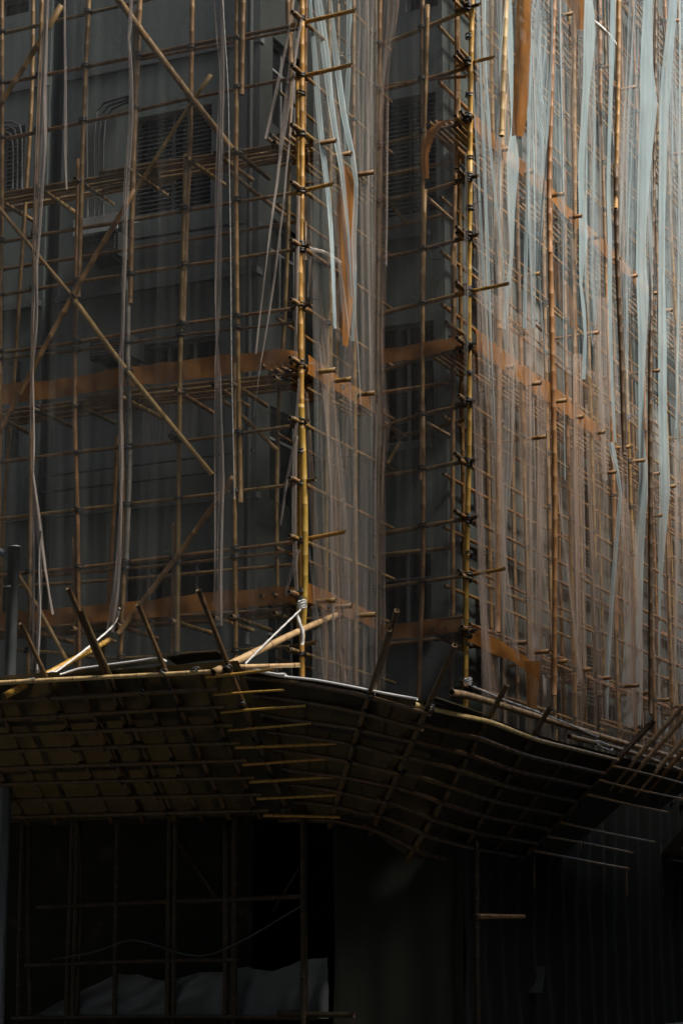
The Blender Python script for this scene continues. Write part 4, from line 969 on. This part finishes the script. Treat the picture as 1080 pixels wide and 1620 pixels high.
tube('lit_sheet_edge', [onY(x, y, Y) for x, y, Y in ((384, 1057, 24.0), (440, 1069, 23.75), (500, 1076, 23.5), (560, 1087, 23.25), (604, 1096, 23.1), (660, 1106, 23.0))], .016, KR, SHEET, 7, .2)  # white tube stands in for the lit rim of the sheets
tube('lit_sheet_edge', [onY(x, y, Yo - .1) for x, y in ((96, 1067), (125, 1058), (160, 1053), (205, 1047), (252, 1040))], .014, KL, SHEET, 7, .2)
# deck added between canopies and walls to keep light off the street level
def shade_deck(par, x0, x1, y0, y1, z):
    V, Fc = [], []; box_into(V, Fc, (x0, y0, z), (x1, y1, z + .018)); mesh('board', V, Fc, BOARD2, par, False)  # added boards, only there to keep light off the street level
for k, (a, b_) in enumerate(zip(cols, cols[1:])): shade_deck(KL, a, min(b_, XB) - .01, YA - .02, WA + .02, 3.34 + .004 * (k % 2))
for k in range(3): shade_deck(KR, WB - .02 + k * (XD - WB) / 3, WB + (k + 1) * (XD - WB) / 3 - .01, (WA if k < 1 else YA + .05), WC + .02, 3.36 + .004 * (k % 2))
for k in range(9): shade_deck(KR, WD - .02, XD + .04, WC + .04 + k * 1.5, WC + 1.52 + k * 1.5, 3.36 + .004 * (k % 2))
# third fan, farther right
KF = top('catch_fan', (XD, 34, 3.2), 'far right canopy with pole tips crossing the edge of the photo', 'canopy', 'canopies round the building')
ff = lambda y, t, up=0: Vector((Xi + (Xo - Xi) * t - up * .6, y, 2.85 + 1.6 * t + up * .8))
for y, t1 in ((31.2, 1.5), (31.7, 1.45), (32.6, 1.55), (33.1, 1.4), (34.0, 1.5)): bamboo('rib', [ff(y, .72, -.03), ff(y + .1, t1, -.0)], .045, KF, PALE if y < 33 else None, bow=.003)
for k in range(8): bamboo('ledger', [ff(37.2, 1 - k * .13, -.11), ff(42, 1 - k * .13, -.11)], .033, KF, DARKB)
for a in (37.0, 38.5, 40.0):
    for r0, r1 in ((-.02, .5), (.47, 1)):
        V, Fc = cross_board(ff(a, r0, .01), ff(a + 1.65, r0, .015), ff(a + 1.65, r1, .03), ff(a, r1, .025)); mesh('board', V, Fc, BOARD, KF, False)

# ------------------------------------------------------------------ tie poles and ropes over the canopy
def thing_pole(pts, r, mat, label):
    o = bamboo('bamboo_pole', pts, r, None, mat, seg=11, bow=.002); return tag(o, label, 'bamboo pole', 'tie poles lying over the canopies')
thing_pole([onY(6, 1102, Yo - .1), onY(80, 1064, Yo + .4), onY(174, 1012, YA - .1)], .05, YELLOW, 'short yellow tie pole slanting over the left end of the canopy rim')
thing_pole([onY(337, 1064, Yo - .12), onY(470, 1000, YA - .25), onX(536, 971, XB + .1)], .052, PALE, 'bright tie pole slanting up from the canopy rim past the first corner pole')
thing_pole([onY(375, 1055, Yo + .1), onY(475, 1052, Yo + .6)], .034, PALE, 'thin level pole lying on the canopy at the foot of the first corner pole')
thing_pole([onX(714, 1096, -10.2), onX(760, 1106, -10.2), onX(960, 1168, -9.7), onX(1100, 1208, -9.5)], .052, PALE, 'long bright tie pole along the rim of the right canopy')
thing_pole([onX(900, 1165, -9.45), onX(1000, 1192, -9.45), onX(1100, 1228, -9.45)], .04, PALE, 'second tie pole lying beside the long one at the right edge')
def rope(pts, r, label, mat=ROPE, name='rope', cat='rope', twist=.5):
    o = tube(name, pts, r, None, mat, 6, .05 if twist else .2, twist); return tag(o, label, cat)
def knot(c, r, par, n=3):
    for k in range(n):
        V = []; 
        pts = [c + Vector((math.cos(a) * r, math.sin(a) * r * .8, math.sin(a * 2 + k) * r * .3 + (k - 1) * r * .5)) for a in [i * 6.2832 / 9 for i in range(10)]]
        tube('knot', pts, r * .3, par, ROPE, 6, .03)
r1 = rope([onY(82, 1068, Yo + .35), onY(125, 1036, Yo + .8), onY(178, 991, YA - .18), onY(190, 962, YA - .2)], .014, 'white rope tied to the left tie pole on the canopy')
knot(onY(82, 1070, Yo + .3), .05, r1, 4)
tube('tail', [onY(82, 1070, Yo + .25), onY(84, 1080, Yo + .22), onY(88, 1084, Yo + .2)], .022, r1, ROPE, 6, .05, .5)
r2 = rope([onY(388, 1050, Yo + .4), onY(430, 1008, YA - .9), onY(478, 962, YA - .16)], .013, 'white rope stretched from the canopy to the first corner pole')
knot(onY(478, 958, YA - .16), .055, r2, 4)
tube('tail', [onY(470, 972, YA - .2), onY(474, 986, YA - .22), onY(479, 1000, YA - .22), onY(478, 1020, YA - .2)], .022, r2, ROPE, 6, .04, .6)
tube('strand', [onY(395, 1057, Yo + .3), onY(430, 1066, Yo + .35), onY(452, 1068, Yo + .3)], .022, r2, ROPE, 6, .06, .5)
r3 = rope([Cp(738, 1082, -.1), onX(800, 1108, -10.1), onX(880, 1138, -9.75), onX(945, 1166, -9.4)], .013, 'white rope running from the second corner pole down to the right canopy')
knot(Cp(740, 1080, -.12), .05, r3, 4)
loop = [onX(955 + 13 * math.cos(a) + 6 * math.sin(a), 1180 + 6 * math.sin(a) + 4 * math.cos(a), -9.35) for a in [i * .7 for i in range(9)]]
tube('loop', loop, .014, r3, ROPE, 6, .05, .5)
rope([A(348, -60, -.2), A(356, 60, -.2), A(361, 150, -.2), A(363, 280, -.2), A(365, 420, -.2), A(366, 560, -.2), A(369, 700, -.2), A(371, 790, -.2)], .008, 'thin white rope hanging straight down in front of the left scaffold', CORD, twist=.7)
rope([onX(938, 34, XD + .3), onX(950, 44, XD + .3), onX(962, 56, XD + .3), onX(972, 70, XD + .3)], .035, 'thick white twisted rope tying nets near the top right', twist=.9)
rope([A(65, 840, -.2), A(62, 900, -.2), A(64, 970, -.2), A(59, 1060, -.2)], .012, 'thin white cord hanging beside the leftmost net bundle', CORD, twist=0)
rope([A(489, 393, -.06), A(510, 398, .2), A(525, 406, .6), A(545, 420, 1.1), A(563, 425, 1.4)], .022, 'twist of frayed net tied from the first corner pole to the hanging orange cloth', FOLDL, 'net_tie', 'net tie', .8)
w1 = rope([onY(690 + 11 * math.cos(a), 400 + 11 * math.sin(a), YC - .05) for a in [i * .6 for i in range(22)]], .010, 'coil of dark wire hanging in the recessed bay', WIRE, 'wire_coil', 'wire', 0)
rope([onY(683, 372, YC), onY(686, 392, YC - .03), onY(694, 390, YC - .05)], .006, 'thin tie holding the wire coil to the ledger', WIRE, 'wire', 'wire', 0)

# ------------------------------------------------------------------ steel lamp post at the left edge
LP = top('lamp_post', (onY(18, 1000, YA - .55).x, YA - .55, 0.13), 'grey steel post with an angled arm at the left edge of the photo', 'post')
px_ = WLOC[LP.name]
zt_ = onY(18, 866, YA - .55).z
tube('post', [Vector((px_.x, px_.y, .13)), Vector((px_.x, px_.y, zt_))], .09, LP, METAL, 14, 2)
tube('collar', [onY(18, 926, YA - .55), onY(18, 930, YA - .55)], .1, LP, METAL, 14, 1)
tube('cap', [Vector((px_.x, px_.y, zt_)), Vector((px_.x, px_.y, zt_ + .03))], .096, LP, METAL, 14, 1)
tube('arm', [onY(16, 882, YA - .55), onY(-40, 848, YA - .6)], .05, LP, METAL, 10, 1)

# ------------------------------------------------------------------ shop-floor scaffolding, tarpaulins and clutter in the shade
for px, r, m in ((48, .04, SHADEB), (125, .04, SHADEB), (268, .04, None), (358, .05, None), (372, .045, None), (483, .045, None)):
    m = SHADEB
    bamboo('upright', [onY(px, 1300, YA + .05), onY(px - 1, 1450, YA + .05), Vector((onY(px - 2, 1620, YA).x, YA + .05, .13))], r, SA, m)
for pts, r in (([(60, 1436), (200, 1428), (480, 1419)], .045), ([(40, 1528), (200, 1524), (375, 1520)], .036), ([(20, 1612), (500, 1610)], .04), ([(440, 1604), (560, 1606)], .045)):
    bamboo('ledger', [onY(x, y, YA + .0) for x, y in pts], r, SA, SHADEB)
bamboo('brace', [onY(262, 1296, YA + .3), onY(357, 1440, YA + .1)], .045, SA, SHADEB)
bamboo('brace', [onY(474, 1372, YA + .1), onY(432, 1442, YA + .2)], .02, SA, SHADEB)
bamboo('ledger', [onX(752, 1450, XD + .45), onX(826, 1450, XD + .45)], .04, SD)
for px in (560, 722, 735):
    bamboo('upright', [onY(px, 1320, YC - .1), Vector((onY(px, 1620, YC).x, YC - .1, .13))], .045, SC, SHADEB)
bamboo('upright', [onX(753, 1330, XD + .42), Vector((XD + .42, onX(753, 1450, XD + .42).y, .13))], .04, SD, SHADEB)
lashing(onX(753, 1450, XD + .44), .06, SD)
def sheet(label, corners, plane, name='tarpaulin', mat=TARP, sag=.25, n=28, m=14, wr=.05):
    tl, tr, bl, br = [onY(x, y, plane) for x, y in corners]; V, Fc, uv = [], [], []
    for i in range(n + 1):
        for j in range(m + 1):
            s, t_ = i / n, j / m; p = tl.lerp(tr, s).lerp(bl.lerp(br, s), t_)
            k = 1.5 * wr * (noise.noise((s * 5, t_ * 1.5, 1)) + .7 * noise.noise((s * 13 + t_ * 4, t_ * 3, 5)) + .4 * math.sin(s * 26 + t_ * 3))
            V.append(p + Vector((0, -k, (1 - t_) * (.06 * noise.noise((s * 3.5, 4, plane)) + .012 * noise.noise((s * 14, 4, plane))) - sag * 4 * s * (1 - s) * (1 - t_) * .3))); uv.append((s * 3, t_))
    for i in range(n):
        for j in range(m): a = i * (m + 1) + j; Fc.append((a, a + 1, a + m + 2, a + m + 1))
    return tag(mesh(name, V, Fc, mat, None, True, uv=uv), label, 'tarpaulin', 'sheets hung at street level')
sheet('pale tarpaulin sloping down at the bottom left in the shade', [(185, 1540), (365, 1535), (50, 1608), (365, 1612)], YA + .12)
sheet('pale tarpaulin hung at the bottom beside the first corner pole', [(362, 1530), (520, 1512), (362, 1612), (520, 1612)], YA + .16)
sheet('crumpled pale sheet lying at the bottom under the recessed bay', [(640, 1595), (690, 1588), (620, 1612), (705, 1612)], YC - .3, wr=.08)
cab = rope([onY(85, 1518, YA - .06), onY(150, 1506, YA - .06), onY(210, 1487, YA - .06), onY(265, 1502, YA - .06), onY(318, 1513, YA - .06), onY(380, 1490, YA - .06), onY(482, 1430, YA - .06)], .014, 'slack pale cable drooping above the street-level tarpaulins', PIPE, 'cable', 'cable', 0)
rope([onX(790, 1345, XD + .2), onX(770, 1400, XD + .2), onX(748, 1450, XD + .2)], .007, 'thin pale wire hanging under the right canopy', PIPE, 'wire', 'wire', 0)
rope([onX(733, 1322, XD + .2), onX(755, 1334, XD + .2), onX(782, 1334, XD + .2), onX(797, 1336, XD + .2), onX(798, 1374, XD + .2)], .006, 'curling loose wire end under the right canopy', PIPE, 'wire', 'wire', 0)
SHADEMAT = surface('shade_sheet_dark', [(0.3, (0.008, 0.009, 0.006)), (0.7, (0.013, 0.0145, 0.010))], (3, 3, 1), 0.9, 0.3, 20)  # near-black sheets, added to stand for shade under the canopies
def hang_shade(a, b_, z0, z1, label):
    a, b_ = Vector(a), Vector(b_); d = (b_ - a); L = d.length; d /= L; nn = Vector((d.y, -d.x, 0)); V, Fc = [], []; n = int(L / .06); m = 10
    for i in range(n + 1):
        for j in range(m + 1):
            u = L * i / n; z = z0 + (z1 - z0) * j / m
            V.append(a + d * u + nn * (.05 * math.sin(u * 9 + math.sin(z)) + .06 * noise.noise((u * 1.5, z, 2))) + Vector((0, 0, z)))
    for i in range(n):
        for j in range(m): q = i * (m + 1) + j; Fc.append((q, q + m + 1, q + m + 2, q + 1))
    return tag(mesh('shade_sheet', V, Fc, SHADEMAT, None, True), label, 'dust sheet', 'sheets hung at street level')
hang_shade((XB + .35, YA + .3, 0), (XD + .15, YC - .9, 0), .13, 3.6, 'added dark sheet standing in for shade at street level under the recessed bay')
hang_shade((XD + .09, 29.3, 0), (XD + .09, 42, 0), 4.2, 5.05, 'upper strip of added dark sheet standing in for shade between the right canopies')
hang_shade((XD + .1, YC - .85, 0), (XD + .08, 42, 0), .13, 4.3, 'added dark sheet standing in for shade along the foot of the right scaffold')
# leaning hoarding board and shutters far back in the dark
V, Fc = cross_board(onY(812, 1572, 29.6), onY(856, 1572, 29.6), onY(862, 1530, 30.0), onY(822, 1532, 30.0), .02)
tag(mesh('leaning_board', V, Fc, PIPE, None, False), 'pale board leaning in the dark at street level right of the corner', 'board')

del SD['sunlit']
